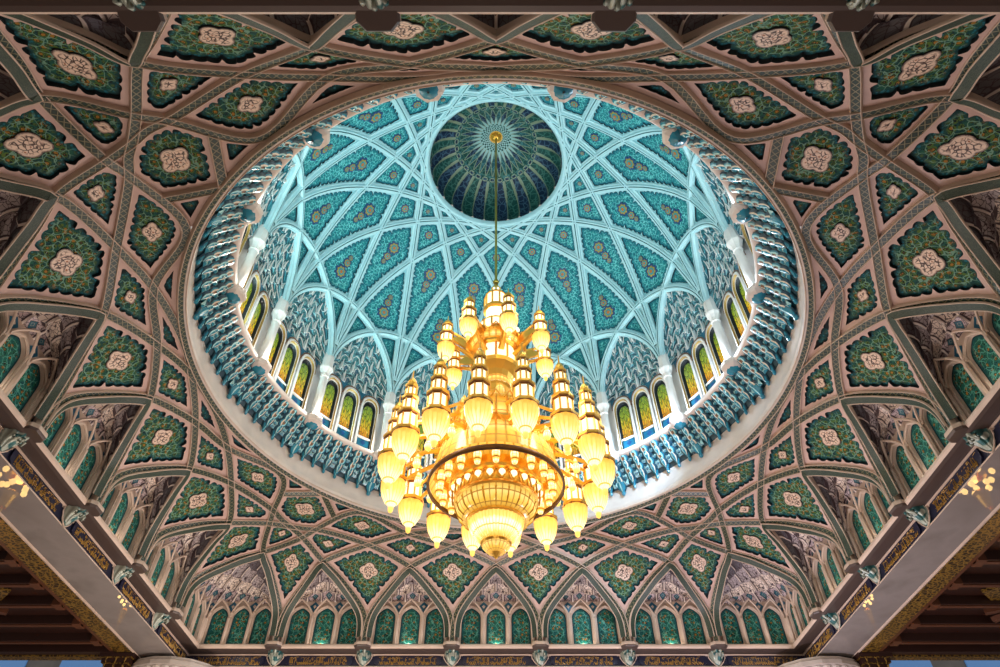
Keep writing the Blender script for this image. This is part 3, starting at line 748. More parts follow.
def bracket():
    mb = MB(); x0 = 0.
    # half-octagonal abacus following the cornice
    oc = [(math.cos(a)*.040, -math.sin(a)*.040) for a in np.linspace(0, PI, 6)]
    oc = [(.027, 0), (.027, -.016), (.016, -.028), (-.016, -.028), (-.027, -.016), (-.027, 0)]
    lv = [(1.0, .0165), (1.04, .012), (1.04, .006), (1.0, .003), (.93, .0005)]
    v = [(x*s_, .996+y*s_, z) for s_, z in lv for x, y in oc]; n = 6
    f = [(j*n+i, j*n+i+1, (j+1)*n+i+1, (j+1)*n+i) for j in range(len(lv)-1) for i in range(n-1)]
    f += [tuple((len(lv)-1)*n+i for i in range(n)), tuple(range(n))[::-1]]
    mb.add(v, f, [0]*10+[1]*10+[1, 0])
    # acanthus body, five leaves wide, tapering to a point on the beam edge
    v = []; uv = []; nu, nz = 31, 15
    for j in range(nz):
        t = j/(nz-1); z = .001-.042*t; hw = .020*(1-t)**.75+.003; pr = .036*(1-t)**1.15+.004
        pr *= 1+.10*math.sin(t*PI*3)
        for i in range(nu):
            a = PI*i/(nu-1); lob = 1+.16*abs(math.cos(a*5/1.0))
            v.append((hw*math.cos(a)*lob, 1.04-pr*math.sin(a)**.8*lob, z)); uv.append((i/nu, t))
    f = [(j*nu+i, j*nu+i+1, (j+1)*nu+i+1, (j+1)*nu+i) for j in range(nz-1) for i in range(nu-1)]
    b = MB(); b.add(v, f, 0, uv)
    # curling leaf tips
    for sx in (-.6, 0, .6):
        b.tube([(sx*.02, 1.006+abs(sx)*.008, -.004), (sx*.024, .999+abs(sx)*.010, -.009), (sx*.024, 1.003+abs(sx)*.01, -.016), (sx*.02, 1.010+abs(sx)*.008, -.012)], [.0035, .004, .003, .0015], 6)
    # pale frame each side
    e = MB()
    for s_ in (-1, 1):
        e.tube([(s_*.028, 1.035, -.004), (s_*.027, 1.035, -.014), (s_*.019, 1.035, -.026), (s_*.008, 1.034, -.037), (0, 1.032, -.042)], .0018, 5)
    return mb, b, e
bm_a, bm_b, bm_c = bracket()
def turned(mb, x, k):
    v = np.array(mb.v); v[:, 0] += x; return rz(v, k*PI/2)
proto = None; n = 0
XS = [-.741, -.444, -.148, .148, .444, .741]
for k in range(4):
    for i, x in enumerate(XS):
        lab = 'turquoise acanthus bracket under cornice, '+along(k, i, 6)
        ori = rz(np.array([x, 1.03, -.043]), k*PI/2)
        if proto is None:
            proto = thing('cornice_bracket', lab, 'bracket', ori, 'brackets under the cornice')
            mk('abacus', turned(bm_a, x, k), bm_a.f, ['cream', 'brownstone'], proto, None, bm_a.m)
            lf = mk('acanthus_leaf', turned(bm_b, x, k), bm_b.f, ['bracket'], proto, None, None, bm_b.u, None, True)
            mk('edging', turned(bm_c, x, k), bm_c.f, ['cream'], proto)
        else:
            c = copy_rot(proto, 0., lab); c.location = W(ori); c.rotation_euler = (0, 0, k*PI/2)
# frieze inscriptions
def script(x0, x1, seed):
    r = random.Random(seed); b = MB(); zc = -.021; x = x0
    while x < x1-.004:
        t = r.random(); w = r.uniform(.006, .014); y = 1.0352
        if t < .34:
            h = r.uniform(.012, .020); b.tube([(x, y, zc-.008), (x+r.uniform(-.001, .001), y, zc-.008+h)], [.0011, .0007], 4)
            w *= .4
        elif t < .7:
            a = r.uniform(.002, .005); pts = [(x+w*u, y, zc-.006+a*math.sin(u*PI*2+r.random())-.004*math.sin(u*PI)) for u in np.linspace(0, 1, 6)]
            b.tube(pts, [.0006, .0011, .0014, .0014, .0011, .0006], 4); w *= .8
        elif t < .9:
            rr = r.uniform(.0020, .0032); cz = zc+r.uniform(-.006, .009)
            b.tube([(x+rr*math.cos(a), y, cz+rr*math.sin(a)) for a in np.linspace(.4, 5.9, 8)], .0009, 4); w *= .5
        else:
            b.tube([(x, y, zc+.010), (x+w*1.2, y, zc+.012)], [.0004, .0008], 4); w *= .3
        if r.random() < .6: b.tube([(x, y, zc-.012), (x+.0022, y, zc-.011)], .0008, 4)
        if r.random() < .6: b.tube([(x, y, zc+r.uniform(.004, .011)), (x+.004, y, zc+r.uniform(.005, .012))], .0007, 4)
        x += w*.62
    return b
spans = [(-1.03, -.778), (-.704, -.481), (-.407, -.185), (-.111, .111), (.185, .407), (.481, .704), (.778, 1.03)]
for k in range(4):
    for i, (a, b_) in enumerate(spans):
        root_lab = 'navy panel of gold calligraphy, '+((ORD+['seventh'])[i if k in (0, 1, 3) else 6-i])+{0: ' from the left on the far wall', 1: ' from the near corner on the left wall', 2: ' from the left on the near wall', 3: ' from the far corner on the right wall'}[k]
        mb = MB(); ch = .012
        ol = [(a, -.0055), (a, -.028), (a+ch, -.037), (b_-ch, -.037), (b_, -.028), (b_, -.0055)]
        v = [(x, 1.0362, z) for x, z in ol]+[(x, 1.0405, z) for x, z in ol]
        mb.add(rz(v, k*PI/2), [tuple(range(6)), *[(j, (j+1) % 6, 6+(j+1) % 6, 6+j) for j in range(6)]])
        o = tag(mb.build('frieze_panel', ['navy']), root_lab, 'frieze panel', 'calligraphy panels of the frieze')
        sb = script(a+.014, b_-.014, 17*k+i)
        mk('calligraphy', rz(np.array(sb.v), k*PI/2), sb.f, ['lettering'], o)

# ================================================================ the drum and dome
CR, CZ = .71, .73
def zd(r): return CZ+1.06*math.sqrt(max(CR*CR-r*r, 0.))
t6, t2 = CR*math.cos(R(67.5)), CR*math.cos(R(22.5))
def chord(t, m, a, b, n=18):
    """points of the rib with mid direction m (deg) between polar angles a and b (deg, measured clockwise from +y)"""
    out = []
    for ph in np.linspace(a, b, n):
        r = min(t/math.cos(R(ph-m)), CR); out.append((r*math.sin(R(ph)), r*math.cos(R(ph)), zd(r)))
    return np.array(out)
def dn(p): # inward normal of the dome
    r = math.hypot(p[0], p[1]); q = math.sqrt(max(CR*CR-r*r, 1e-6)); n = np.array([-p[0], -p[1], -(p[2]-CZ)/1.06/1.06*1.0]); return n/np.linalg.norm(n)
DPROF = [(-.5, -.3, 0), (-.5, .45, 0), (-.30, .55, 0), (-.22, 1., 0), (-.06, 1., 1), (-.03, .55, 1), (.03, .55, 1), (.06, 1., 0), (.22, 1., 0), (.30, .55, 0), (.5, .45, 0), (.5, -.3, 0)]
M['groove'] = mat('rib_groove_shade', (.05, .20, .22), .6)  # shadow in the groove put into a darker teal
COL0 = 11.25
for k in range(16):
    a0 = COL0+22.5*k
    for (t, m_, lo, hi, nm) in ((t6, 67.5, 0, 135, 'long'), (t2, 22.5, 0, 45, 'short')):
        P = resample(chord(t, m_, lo+.2, hi-.2, 90), .014)
        v, f, fm, uv = strip(P, [dn(p) for p in P], .030 if nm == 'long' else .026, .014, None, DPROF)
        n_rib += 1
        o = mk('trim_%d' % n_rib, rz(v, -R(a0)), f, ['domerib', 'groove'], None, None, fm)
        struct(o, '%s pale blue rib of the inner dome' % nm)
x0 = 1.954
DC = (0, 0, .8)
cells = {
    'V': [chord(t6, 67.5, 0, x0, 6), chord(t2, 0, x0, -x0, 6), chord(t6, -67.5, -x0, 0, 6)],
    'T': [chord(t6, 67.5, 0, x0, 6), chord(t2, 0, x0, 11.25), chord(t2, 22.5, 11.25, 0)],
    'U': [chord(t6, -67.5, 0, -x0, 6), chord(t2, 0, -x0, -11.25), chord(t2, -22.5, -11.25, 0)],
    'K': [chord(t2, 0, 11.25, x0), chord(t6, 67.5, x0, 11.25), chord(t6, 22.5-67.5, 11.25, 22.5-x0), chord(t2, 22.5, 22.5-x0, 11.25)],
    'P': [chord(t2, 0, -x0, x0, 6), chord(t6, 67.5, x0, 11.25), chord(t6, -45, 11.25, 0), chord(t6, 45, 0, -11.25), chord(t6, -67.5, -11.25, -x0)],
    'Q': [chord(t6, -45, 11.25, 0), chord(t6, 45, 0, 11.25), chord(t6, -22.5, 11.25, 22.5), chord(t6, 67.5, 22.5, 11.25)],
    'R': [chord(t6, 45, 0, 11.25), chord(t6, -22.5, 11.25, 0), chord(t6, 22.5, 0, -11.25), chord(t6, -45, -11.25, 0)],
    'S': [chord(t6, -22.5, 11.25, 0), chord(t6, 22.5, 0, 11.25), chord(t6, 0, 11.25, 22.5), chord(t6, 45, 22.5, 11.25)],
    'W': [chord(t6, 22.5, 0, 11.25), chord(t6, 0, 11.25, 0), chord(t6, 0, 0, -11.25), chord(t6, -22.5, -11.25, 0)]}
INFO = {'T': (.017, None, 'small dome triangle to the right of the ', 'small dome triangles'), 'U': (.017, None, 'small dome triangle to the left of the ', 'small dome triangles'),
        'K': (.021, 'double', 'large turquoise dome panel, paired rosettes, ', 'bay panels of the dome'),
        'P': (.021, 'double', 'long rosette dome panel above the ', 'column panels of the dome'),
        'Q': (.018, 'single', 'turquoise lozenge with one golden flower, ', 'flower lozenges of the dome'),
        'R': (.0145, 'single', 'small star lozenge high above the ', 'star lozenges of the dome'),
        'S': (.0125, None, 'tiny lozenge beside the dome crown, ', 'tiny lozenges by the crown'), 'V': (.3, None, '', ''), 'W': (.3, None, '', '')}
def bay(k):
    n = (k+1) % 16; return 'far bay' if n == 0 else ORD[n-1]+' bay going right from the far one'
def colm(k): return ORD[k]+' column going right from the far bay'
for key, parts in cells.items():
    B = np.vstack([p[:-1] for p in parts]); B = rz(B, -R(COL0))
    d_in, med, lab, grp = INFO[key]
    FIELD.pop('tmp', None)
    if key in 'KPQR': d = cell(B, 'tmp', d_in, 'teal', lobe=.021, amp=.0085 if key in 'KP' else .005, notch=.005 if key in 'KP' else 0, depth=.004, med=med, medk=.51 if key == 'K' else .49, ctr=DC)
    else: d = cell(B, 'tmp', d_in, 'teal', lobe=.016, amp=.002, notch=0, depth=.004, med=None, ctr=DC)
    fv, ff = np.array(FIELD['tmp'].v), FIELD['tmp'].f
    for k in range(16): addfield('dome', rz(fv, -R(22.5*k)), ff)
    if d:
        nmf = bay if key in 'KQS' else colm
        o = panel(d, lab+nmf(0), grp)
        for k in range(1, 16): copy_rot(o, -R(22.5*k), lab+nmf(k))
struct(mk('ceiling_dome', FIELD['dome'].v, FIELD['dome'].f, ['domeweb']), 'pale aqua plaster of the inner dome between its ribs')

# tympana: muqarnas between the windows and the short ribs
def tympanum():
    A = np.vstack([chord(t2, 22.5, .1, 11.25, 30), chord(t2, 0, 11.25, 22.4, 30)[1:]]); n_ = len(A)
    ph = np.linspace(.1, 22.4, n_)
    U = 121; T_ = 5; nc = 6
    uu = np.linspace(0, n_-1, U); Ai = np.stack([np.interp(uu, np.arange(n_), A[:, c]) for c in range(3)], 1); phi = np.degrees(np.arctan2(Ai[:, 0], Ai[:, 1]))
    rb = .743; Bi = np.stack([rb*np.sin(np.radians(phi)), rb*np.cos(np.radians(phi)), np.minimum(.742, Ai[:, 2]-.002)], 1)
    live = np.clip((Ai[:, 2]-.76)/.05, 0, 1)
    a = R(11.25)
    V, F, UV = muqarnas(Ai, Bi, phi/22.5, T_, nc, (.8*math.sin(a), .8*math.cos(a), .6), live, .014, .008)
    b = MB(); V3 = np.array(V).reshape(T_, 9, U, 3)
    for t in range(T_):                                         # white pointed ridges standing between the cells
        for c in range(nc+1):
            x = (c+(.5 if t % 2 else 0))/nc
            if x > .99 or x < .01: continue
            i = int(np.argmin(np.abs(phi/22.5-x)))
            pts = V3[t, ::2, i].copy(); pts[:, :2] *= .992
            b.tube(pts, [.0016, .0024, .0032, .0040, .0030], 4)
        for c in range(nc):
            x = (c+(.5 if t % 2 else 0)+.5)/nc
            if x > .95: continue
            i = int(np.argmin(np.abs(phi/22.5-x))); h = int(U/nc*.36); q = V3[t]
            p0, p1, p2 = q[8, max(0, i-h)], q[2, i], q[8, min(U-1, i+h)]
            pts = np.array([p0, (p0+p1)/2+(q[4, max(0, i-h)]-(p0+p1)/2)*.5, p1, (p2+p1)/2+(q[4, min(U-1, i+h)]-(p2+p1)/2)*.5, p2]); pts[:, :2] *= .991
            b.tube(pts, .0016, 4)
    return V, F, UV, b
V, F, UV, crest = tympanum()
V = rz(np.array(V), -R(COL0)); cv = rz(np.array(crest.v), -R(COL0))
o = mk('tympanum', V, F, ['domehood'], None, None, None, UV); tag(o, 'blue muqarnas tympanum over drum windows, '+bay(0), 'tympanum', 'tympana of the drum')
mk('cresting', cv, crest.f, ['white'], o)
for k in range(1, 16): copy_rot(o, -R(22.5*k), 'blue muqarnas tympanum over drum windows, '+bay(k))

# drum wall, sill
mb = MB(); mb.lathe([(.757, .45), (.757, .77)], 128)
struct(mb.build('wall_drum', ['white'], smooth=True), 'white drum wall behind the stained-glass windows')
mb = MB(); mb.lathe([(.757, .494), (.712, .494), (.707, .490), (.707, .480), (.711, .476), (.722, .474), (.76, .472)], 128)
struct(mb.build('trim_sill', ['ring'], smooth=True), 'pale marble sill ring carrying the drum columns')
# windows: three to a bay
def arch(hw, zb, zs, za, n=9):
    p = [(-hw, zb), (hw, zb), (hw, zs)]
    for t in np.linspace(.12, 1, n): p.append((hw*math.cos(t*PI/2)**.85 if t < 1 else 0., zs+(za-zs)*math.sin(t*PI/2)**.95))
    return np.array(p+[(-x, z) for x, z in p[-2:1:-1]])
def cyl(Q, r, ph):  # planar shape on the drum
    return np.stack([Q[:, 0]*math.cos(ph)+r*math.sin(ph), -Q[:, 0]*math.sin(ph)+r*math.cos(ph), Q[:, 1]], 1)
nwin = 0; wproto = None
for k in range(16):
    for q in range(3):
        ph = R(COL0+22.5*k+11.25+(q-1)*6.35); nwin += 1
        if wproto is None:
            steps = [(.0375, .492, .682, .739, .746), (.0365, .492, .682, .737, .735), (.0302, .492, .680, .728, .734), (.0285, .492, .678, .725, .741), (.0262, .500, .676, .719, .741), (.0245, .500, .674, .715, .752), (.0195, .500, .67, .706, .752)]
            mb = MB(); loops = []
            for hw, zb, zs, za, r in steps: loops.append(cyl(arch(hw, zb, zs, za), r, ph))
            n_ = len(loops[0]); mats_ = [0, 0, 1, 0, 2, 2]
            bk = cyl(arch(*steps[0][:4]), .757, ph)
            mb.add(np.vstack([bk, loops[0]]), [(i, (i+1) % n_, n_+(i+1) % n_, n_+i) for i in range(n_)], 0)
            for a_, b_, m_ in zip(loops, loops[1:], mats_):
                mb.add(np.vstack([a_, b_]), [(i, (i+1) % n_, n_+(i+1) % n_, n_+i) for i in range(n_)], m_)
            wproto = mb.build('window_1', ['white', 'ochre', 'dark'])
            pph = ph
            g = arch(.0195, .562, .67, .705); hh = close_resample(g, .006); v, f = fill(hh, (), .01)
            mk('glass', cyl(v, .7495, ph), f.tolist(), ['glass'], wproto, None, None, np.stack([(v[:, 0]+.02)/.04, (v[:, 1]-.562)/.143], 1)*np.array([1., 1.]))
            s_ = MB(); s_.add(cyl(np.array([(-.025, .500), (.025, .500), (.025, .554), (-.025, .554)]), .748, ph), [(0, 1, 2, 3)], 0)
            s_.add(cyl(np.array([(-.027, .554), (.027, .554), (.027, .562), (-.027, .562)]), .744, ph), [(0, 1, 2, 3)], 1)
            d_ = cyl(np.array([(0, .527), (.010, .5385), (0, .550), (-.010, .5385)]), .7465, ph); s_.add(d_, [(0, 1, 2, 3)], 2)
            av = MB(); av.tube(cyl(arch(.0395, .50, .684, .7425)[2:-1], .737, ph), .0022, 5, 0); av.build('archivolt', ['mq3'], wproto)
            av = MB(); q3 = cyl(np.array([(.0415, .700), (.0415, .742), (.018, .7435), (.030, .733)]), .738, ph); av.add(q3, [(0, 1, 2, 3)]); q3 = cyl(np.array([(-.0415, .700), (-.030, .733), (-.018, .7435), (-.0415, .742)]), .738, ph); av.add(q3, [(0, 1, 2, 3)]); av.build('spandrel_tile', ['bluepane'], wproto)
            s_.build('sill_tile', ['bluepane', 'white', 'mnavy'], wproto)
            struct(wproto, 'stained glass window of the drum')
        else:
            c = copy_rot(wproto, -(ph-pph)); c.name = 'window_%d' % nwin
        (wproto if nwin == 1 else c)['label'] = 'stained glass drum window, %s of three, %s' % (['left', 'middle', 'right'][q], bay(k))
# columns between the bays
def column(ph):
    P = lambda r, z: (r, z)
    c = (.714*math.sin(ph), .714*math.cos(ph))
    root = thing('drum_column', 'white drum column, '+colm(0), 'column', (c[0], c[1], .478), 'columns of the drum')
    b = MB(); b.lathe([(0, .462), (.020, .463), (.030, .470), (.033, .476), (.033, .488), (.030, .492), (.022, .498), (.017, .508), (.0135, .512)], 8, c, 0, PI/8-ph); b.build('base', ['ring'], root)
    b = MB(); b.lathe([(.0135, .510), (.014, .56), (.0125, .672)], 16, c); b.build('shaft', ['white'], root, smooth=True)
    b = MB(); b.lathe([(.0125, .67), (.016, .675), (.0135, .68), (.015, .69), (.019, .702), (.024, .712), (.024, .722), (.02, .724), (.02, .76), (.016, .79)], 8, c, 0, PI/8-ph)
    b.build('capital', ['white'], root)
    b = MB(); b.lathe([(.003, .452), (.010, .456), (.022, .462), (.026, .467)], 12, c, 0, 0, 1, 12, .25); b.build('pendant_boss', ['mq1'], root, smooth=True)
    return root
cproto = column(R(COL0))
for k in range(1, 16): copy_rot(cproto, -R(22.5*k), 'white drum column, '+colm(k))
# small arcade cresting over the windows
# corbels: four tiers of glazed leaves ending in a drop
def corbel(big):
    ph = R(COL0) if big else R(COL0+22.5/7)
    s_ = 1.35 if big else 1.; ztip = .374 if big else .386
    mb = MB()
    tiers = [(.776, ztip, .0135), (.769, .396, .0150), (.757, .415, .0160), (.743, .433, .0165), (.731, .449, .0165)]
    e1 = np.array([math.cos(ph), -math.sin(ph), 0]); e2 = np.array([math.sin(ph), math.cos(ph), 0])
    for j, (r, z, w) in enumerate(tiers):
        w *= s_ if j < 2 else 1.12
        ht = .026 if j else .034
        # a cupped leaf: pointed below, round above, hollow towards the viewer
        nu, nv = 9, 7; v = []
        for b_ in range(nv):
            t = b_/(nv-1)
            hw = w*math.sin(PI*min(1, .12+.62*t))**.9*(.25+.75*min(1, t*1.6)); zz = z+ht*t; rr = r+.006-.020*t**1.6
            for a_ in range(nu):
                x = -1+2*a_/(nu-1); bulge = .010*(1-x*x)*(1-.4*t)
                v.append(e1*(hw*x)+e2*(rr-bulge)+np.array([0, 0, zz-.002*(1-x*x)]))
        f = [(b_*nu+a_, b_*nu+a_+1, (b_+1)*nu+a_+1, (b_+1)*nu+a_) for b_ in range(nv-1) for a_ in range(nu-1)]
        fm = [([2, 2, 1, 0, 0, 4, 2, 2] if j % 2 else [2, 0, 4, 0, 1, 1, 0, 2])[a_] if j else [2, 0, 0, 1, 0, 0, 0, 2][a_] for b_ in range(nv-1) for a_ in range(nu-1)]
        fm = [(3 if (q_ // (nu-1) in (3, 4) and q_ % (nu-1) in (3, 4) and j in (2, 4)) else m) for q_, m in enumerate(fm)]
        mb.add(v, f, fm)
        # side leaves between this tier and the next
        if j < 4:
            for sd in (-1, 1):
                cx = e1*(sd*.0195)+e2*(r-.006); zz = z+.022
                q = [cx+e1*(-.0085)+np.array([0, 0, zz]), cx+e1*.0085+np.array([0, 0, zz]), cx-e2*.010+e1*.0095+np.array([0, 0, zz+.018]), cx-e2*.010-e1*.0095+np.array([0, 0, zz+.018]), cx-e2*.008+np.array([0, 0, zz+.006])]
                mb.add(q, [(0, 1, 4), (1, 2, 4), (2, 3, 4), (3, 0, 4)], [0, 1, 2, 1])
    o = mb.build('muqarnas_corbel', ['mq1', 'mq2', 'mq4', 'mq3', 'mq5'])
    d = MB(); p = e2*.777; d.lathe([(0., ztip-.010), (.004*s_, ztip-.006), (.0055*s_, ztip), (.004*s_, ztip+.006), (.006*s_, ztip+.012)], 8, (p[0], p[1])); d.build('drop', ['mq1'], o)
    return o
M['mqback'] = mat('blue_cove_shade', (.006, .045, .07), .5)  # dark blue cove, deepened to hold the shade between corbels
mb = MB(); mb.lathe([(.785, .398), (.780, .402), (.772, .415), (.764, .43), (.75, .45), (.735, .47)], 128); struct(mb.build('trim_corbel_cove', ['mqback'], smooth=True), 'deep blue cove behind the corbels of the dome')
for big in (True, False):
    o = corbel(big)
    def clab(k, j): return 'long blue corbel pendant under the '+colm(k) if big else 'short blue corbel, %s of six, %s' % (ORD[j], bay(k))
    tag(o, clab(0, 0), 'corbel', ('long' if big else 'short')+' corbels below the drum')
    for k in range(16):
        for j in range(1 if big else 6):
            if k == 0 and j == 0: continue
            copy_rot(o, -R(22.5*k+22.5/7*j), clab(k, j))

# crown: fluted cap with star lattice
def crown():
    NF = 32; na = NF*24; prof = []
    for t in np.linspace(0, 1, 41):
        r = .256*(1-t)**.8 if False else .256*math.cos(t*PI/2*.985)**.9; z = 1.425+.245*math.sin(t*PI/2)**.95; prof.append((r, z, t))
    V = []; fm = []; F = []; k = len(prof)
    pts = [(.256, 1.425), (.262, 1.47), (.252, 1.515), (.228, 1.55), (.195, 1.575), (.160, 1.592), (.12, 1.622), (.08, 1.645), (.045, 1.66), (.0, 1.668)]
    pr = np.vstack([s_[:-1] for s_ in catmull([(a, b, 0) for a, b in pts], 10)]+[[(0.0005, 1.668, 0)]])[:, :2]
    k = len(pr)
    for i in range(na+1):
        a = 2*PI*i/na; fl = abs(math.sin(NF*a/2))
        for (r, z) in pr:
            am = .045*min(1, max(0, (r-.15)/.03)) if z < 1.60 else 0.
            rr = r*(1+am*(fl-.7)); V.append((rr*math.sin(a), rr*math.cos(a), z))
    for i in range(na):
        a = (i+.5)/na*360
        for j in range(k-1):
            r = (pr[j, 0]+pr[j+1, 0])/2; z = (pr[j, 1]+pr[j+1, 1])/2
            F.append((i*k+j, (i+1)*k+j, (i+1)*k+j+1, i*k+j+1))
            s11 = (a % 11.25)/11.25; fl = int(a/11.25) % 2
            d22 = abs(((a+11.25/2) % 22.5)-11.25)/11.25      # 1 at star axes
            if r > .168 or z < 1.56:
                wd = .035+.11*max(0, (z-1.52)/.05); m = 4 if (s11 < wd or s11 > 1-wd) else (0 if fl else 1)
            elif r > .150:
                dd = math.hypot((s11-.5)*1.6, (r-.160)/.012); m = 1 if dd < .42 else (4 if dd < .62 else (2 if d22 > .5 else 0))
            elif r > .062:
                tt = (r-.062)/.088; e = abs(d22-(1-tt)); e2 = abs(d22-tt)
                m = 4 if (e < .06 or e2 < .06) else (2 if d22 > max(tt, 1-tt) else (1 if d22 < min(tt, 1-tt) else (0 if tt > .5 else 5)))
            elif r > .026:
                m = 5 if (int(a/7.5)+int((r-.026)/.006)) % 2 else 0
            else: m = 3
            fm.append(m)
    return V, F, fm
root = thing('dome_crown', 'fluted navy and green crown cap at the top of the dome', 'crown cap', (0, 0, 1.42))
V, F, fm = crown()
def m_crown(name, a, b):
    m = mat(name, a, .5, spec=.2); t = NT(m); o = t.obj(); d = t.vor(t.warp(o, 1.5, .4), 3.2, 'DISTANCE_TO_EDGE')
    t.base(t.ramp(d, [(0, b), (.05, b), (.10, a), (1, a)])); return m
M['cr_green'] = m_crown('crown_green_tile', (.006, .050, .045), (.04, .13, .11)); M['cr_navy'] = m_crown('crown_navy_tile', (.005, .016, .045), (.04, .09, .14)); M['cr_teal'] = m_crown('crown_teal_tile', (.010, .07, .085), (.05, .16, .17))
M['cr_line'] = mat('crown_gold_line', (.19, .23, .15), .4); M['cr_white'] = mat('crown_white_bead', (.25, .42, .42), .4)
mk('fluted_shell', V, F, ['cr_green', 'cr_navy', 'cr_teal', 'goldpaint', 'cr_line', 'cr_white'], root, None, fm)
b = MB(); b.lathe([(.275, 1.418), (.268, 1.410), (.262, 1.412), (.260, 1.420), (.255, 1.424), (.256, 1.43)], 128); b.build('rim_moulding', ['domerib'], root, smooth=True)
b = MB(); b.lathe([(.0, 1.650), (.010, 1.652), (.018, 1.658), (.024, 1.668)], 64, (0, 0), 0, 0, 1, 16, .35); b.build('ceiling_rose', ['gold'], root)

# ================================================================ the great chandelier
ch = thing('chandelier', 'huge tiered golden crystal chandelier hanging on a long rod from the dome', 'chandelier', (0, 0, -.2))
b = MB(); b.lathe([(.0038, .69), (.0038, 1.655)], 10); b.lathe([(.006, .70), (.010, .705), (.006, .715)], 10); b.build('hanging_rod', ['olive'], ch, smooth=True)
G, L_, A_, D_ = 0, 1, 2, 3
def tiered(b, secs, n, c, base_z, s_=1., phase=0.):
    """secs: (radius, z0, z1, kind) drums; kind g gold ring, w lit gallery with gold bars, d dome"""
    for r0, r1, z0, z1, kd in secs:
        z0, z1 = base_z+z0*s_, base_z+z1*s_; r0 *= s_; r1 *= s_
        if kd == 'g': b.lathe([(r0*.8, z0), (r0, z0+(z1-z0)*.2), (r1, z1-(z1-z0)*.2), (r1*.8, z1)], n, c, G, phase)
        elif kd == 'd': b.lathe([(r0*math.cos(t*PI/2)+r1*(1-math.cos(t*PI/2)), z0+(z1-z0)*math.sin(t*PI/2)) for t in np.linspace(0, 1, 6)], n, c, G, phase)
        elif kd == 's': b.lathe([(r0, z0), (r0*.5, z0+(z1-z0)*.3), (r1, z1)], n, c, G, phase)
def bars(b, r, z0, z1, n, c, w, phase=0.):
    for i in range(n):
        a = 2*PI*i/n+phase; b.tube([(c[0]+r*math.cos(a), c[1]+r*math.sin(a), z0), (c[0]+r*math.cos(a), c[1]+r*math.sin(a), z1)], w, 4, G)
def lantern(c, z, s_, tiers):
    """one hanging lantern: gold frame, lit crystal bowl, lit galleries"""
    fr = MB()
    fr.lathe([(.0295*s_, z+.020*s_), (.032*s_, z+.024*s_), (.032*s_, z+.030*s_), (.024*s_, z+.036*s_)], 8, c, G, PI/8)
    zz = .034; r = .0215
    gl = []
    for t in range(tiers):
        h = .040-.007*t
        gl.append((r*.92, zz, zz+h)); bars(fr, r*s_, z+zz*s_, z+(zz+h)*s_, 8, c, .0022*s_, PI/8)
        fr.lathe([(r*1.02*s_, z+(zz+h-.005)*s_), (r*1.17*s_, z+(zz+h-.002)*s_), (r*1.17*s_, z+(zz+h)*s_)], 8, c, 1, PI/8)
        fr.lathe([(r*s_, z+(zz+h-.002)*s_), (r*1.22*s_, z+(zz+h+.003)*s_), (r*1.22*s_, z+(zz+h+.008)*s_), (r*.8*s_, z+(zz+h+.012)*s_)], 8, c, G, PI/8)
        zz += h+.011; r *= .76
    fr.lathe([(r*1.1*s_, z+zz*s_), (r*1.15*s_, z+(zz+.006)*s_), (r*.8*s_, z+(zz+.015)*s_), (.002*s_, z+(zz+.022)*s_), (.0012*s_, z+(zz+.045)*s_)], 8, c, G)
    fr.lathe([(.0285*s_, z+.018*s_), (.0318*s_, z+.0195*s_), (.0318*s_, z+.0225*s_), (.0290*s_, z+.024*s_)], 8, c, 1, PI/8)
    o = fr.build('lantern', ['gold', 'browngold'], ch)
    b = MB(); b.lathe([(.0, z-.058*s_), (.005*s_, z-.054*s_), (.0065*s_, z-.046*s_), (.006*s_, z-.043*s_), (.009*s_, z-.037*s_), (.016*s_, z-.031*s_), (.0245*s_, z-.014*s_), (.0288*s_, z+.004*s_), (.0300*s_, z+.020*s_)], 20, c, 0, 0, 3.); b.build('crystal_bowl', ['bowl'], o, smooth=True)
    b = MB()
    for r_, z0, z1 in gl: b.lathe([(r_*s_, z+z0*s_), (r_*s_, z+z1*s_)], 16, c)
    b.build('lit_gallery', ['lamp'], o, smooth=True)
LR, LZ = .240, -.016
URR, UZ = .138, .372
def near(a): return (math.sin(R(a)), -math.cos(R(a)))   # angle from the side facing the viewer, + to the right
for i in range(16):
    sx, sy = near(14+22.5*i); lantern((LR*sx, LR*sy), LZ, 1., 3)
for i in range(8):
    sx, sy = near(14+45*i); lantern((URR*sx, URR*sy), UZ, .80, 2)
# body, from the spire down
b = MB()
b.lathe([(.0015, .705), (.005, .69), (.012, .678), (.015, .665)], 12, m=G); b.lathe([(.017, .648), (.024, .644), (.028, .636), (.034, .630), (.034, .626)], 12, m=G)
b.lathe([(.034, .578), (.037, .574), (.037, .566), (.030, .562)], 16, m=G); b.lathe([(.030, .514), (.034, .508), (.048, .500), (.052, .492)], 16, m=G)
b.lathe([(.052, .452), (.062, .446), (.072, .442), (.080, .430), (.080, .420), (.068, .412)], 16, m=G)
b.lathe([(.062, .398), (.068, .392), (.068, .384), (.060, .380)], 16, m=G); b.lathe([(.058, .335), (.064, .330), (.062, .318), (.046, .300), (.040, .285), (.042, .278)], 16, m=G)
b.lathe([(.040, .262), (.036, .256), (.036, .236), (.044, .226), (.046, .216)], 16, m=G)
b.lathe([(.046, .182), (.070, .172), (.100, .165), (.106, .158), (.106, .150)], 24, m=G)
b.lathe([(.104, .096), (.118, .088), (.132, .080), (.136, .070), (.130, .062)], 24, m=G)
for n_, r_, z0, z1 in ((8, .0165, .650, .665), (10, .034, .578, .626), (14, .053, .452, .492), (12, .060, .335, .384), (16, .047, .182, .216), (24, .106, .096, .15), (24, .133, .02, .062)): bars(b, r_, z0, z1, n_, (0, 0), .0028)
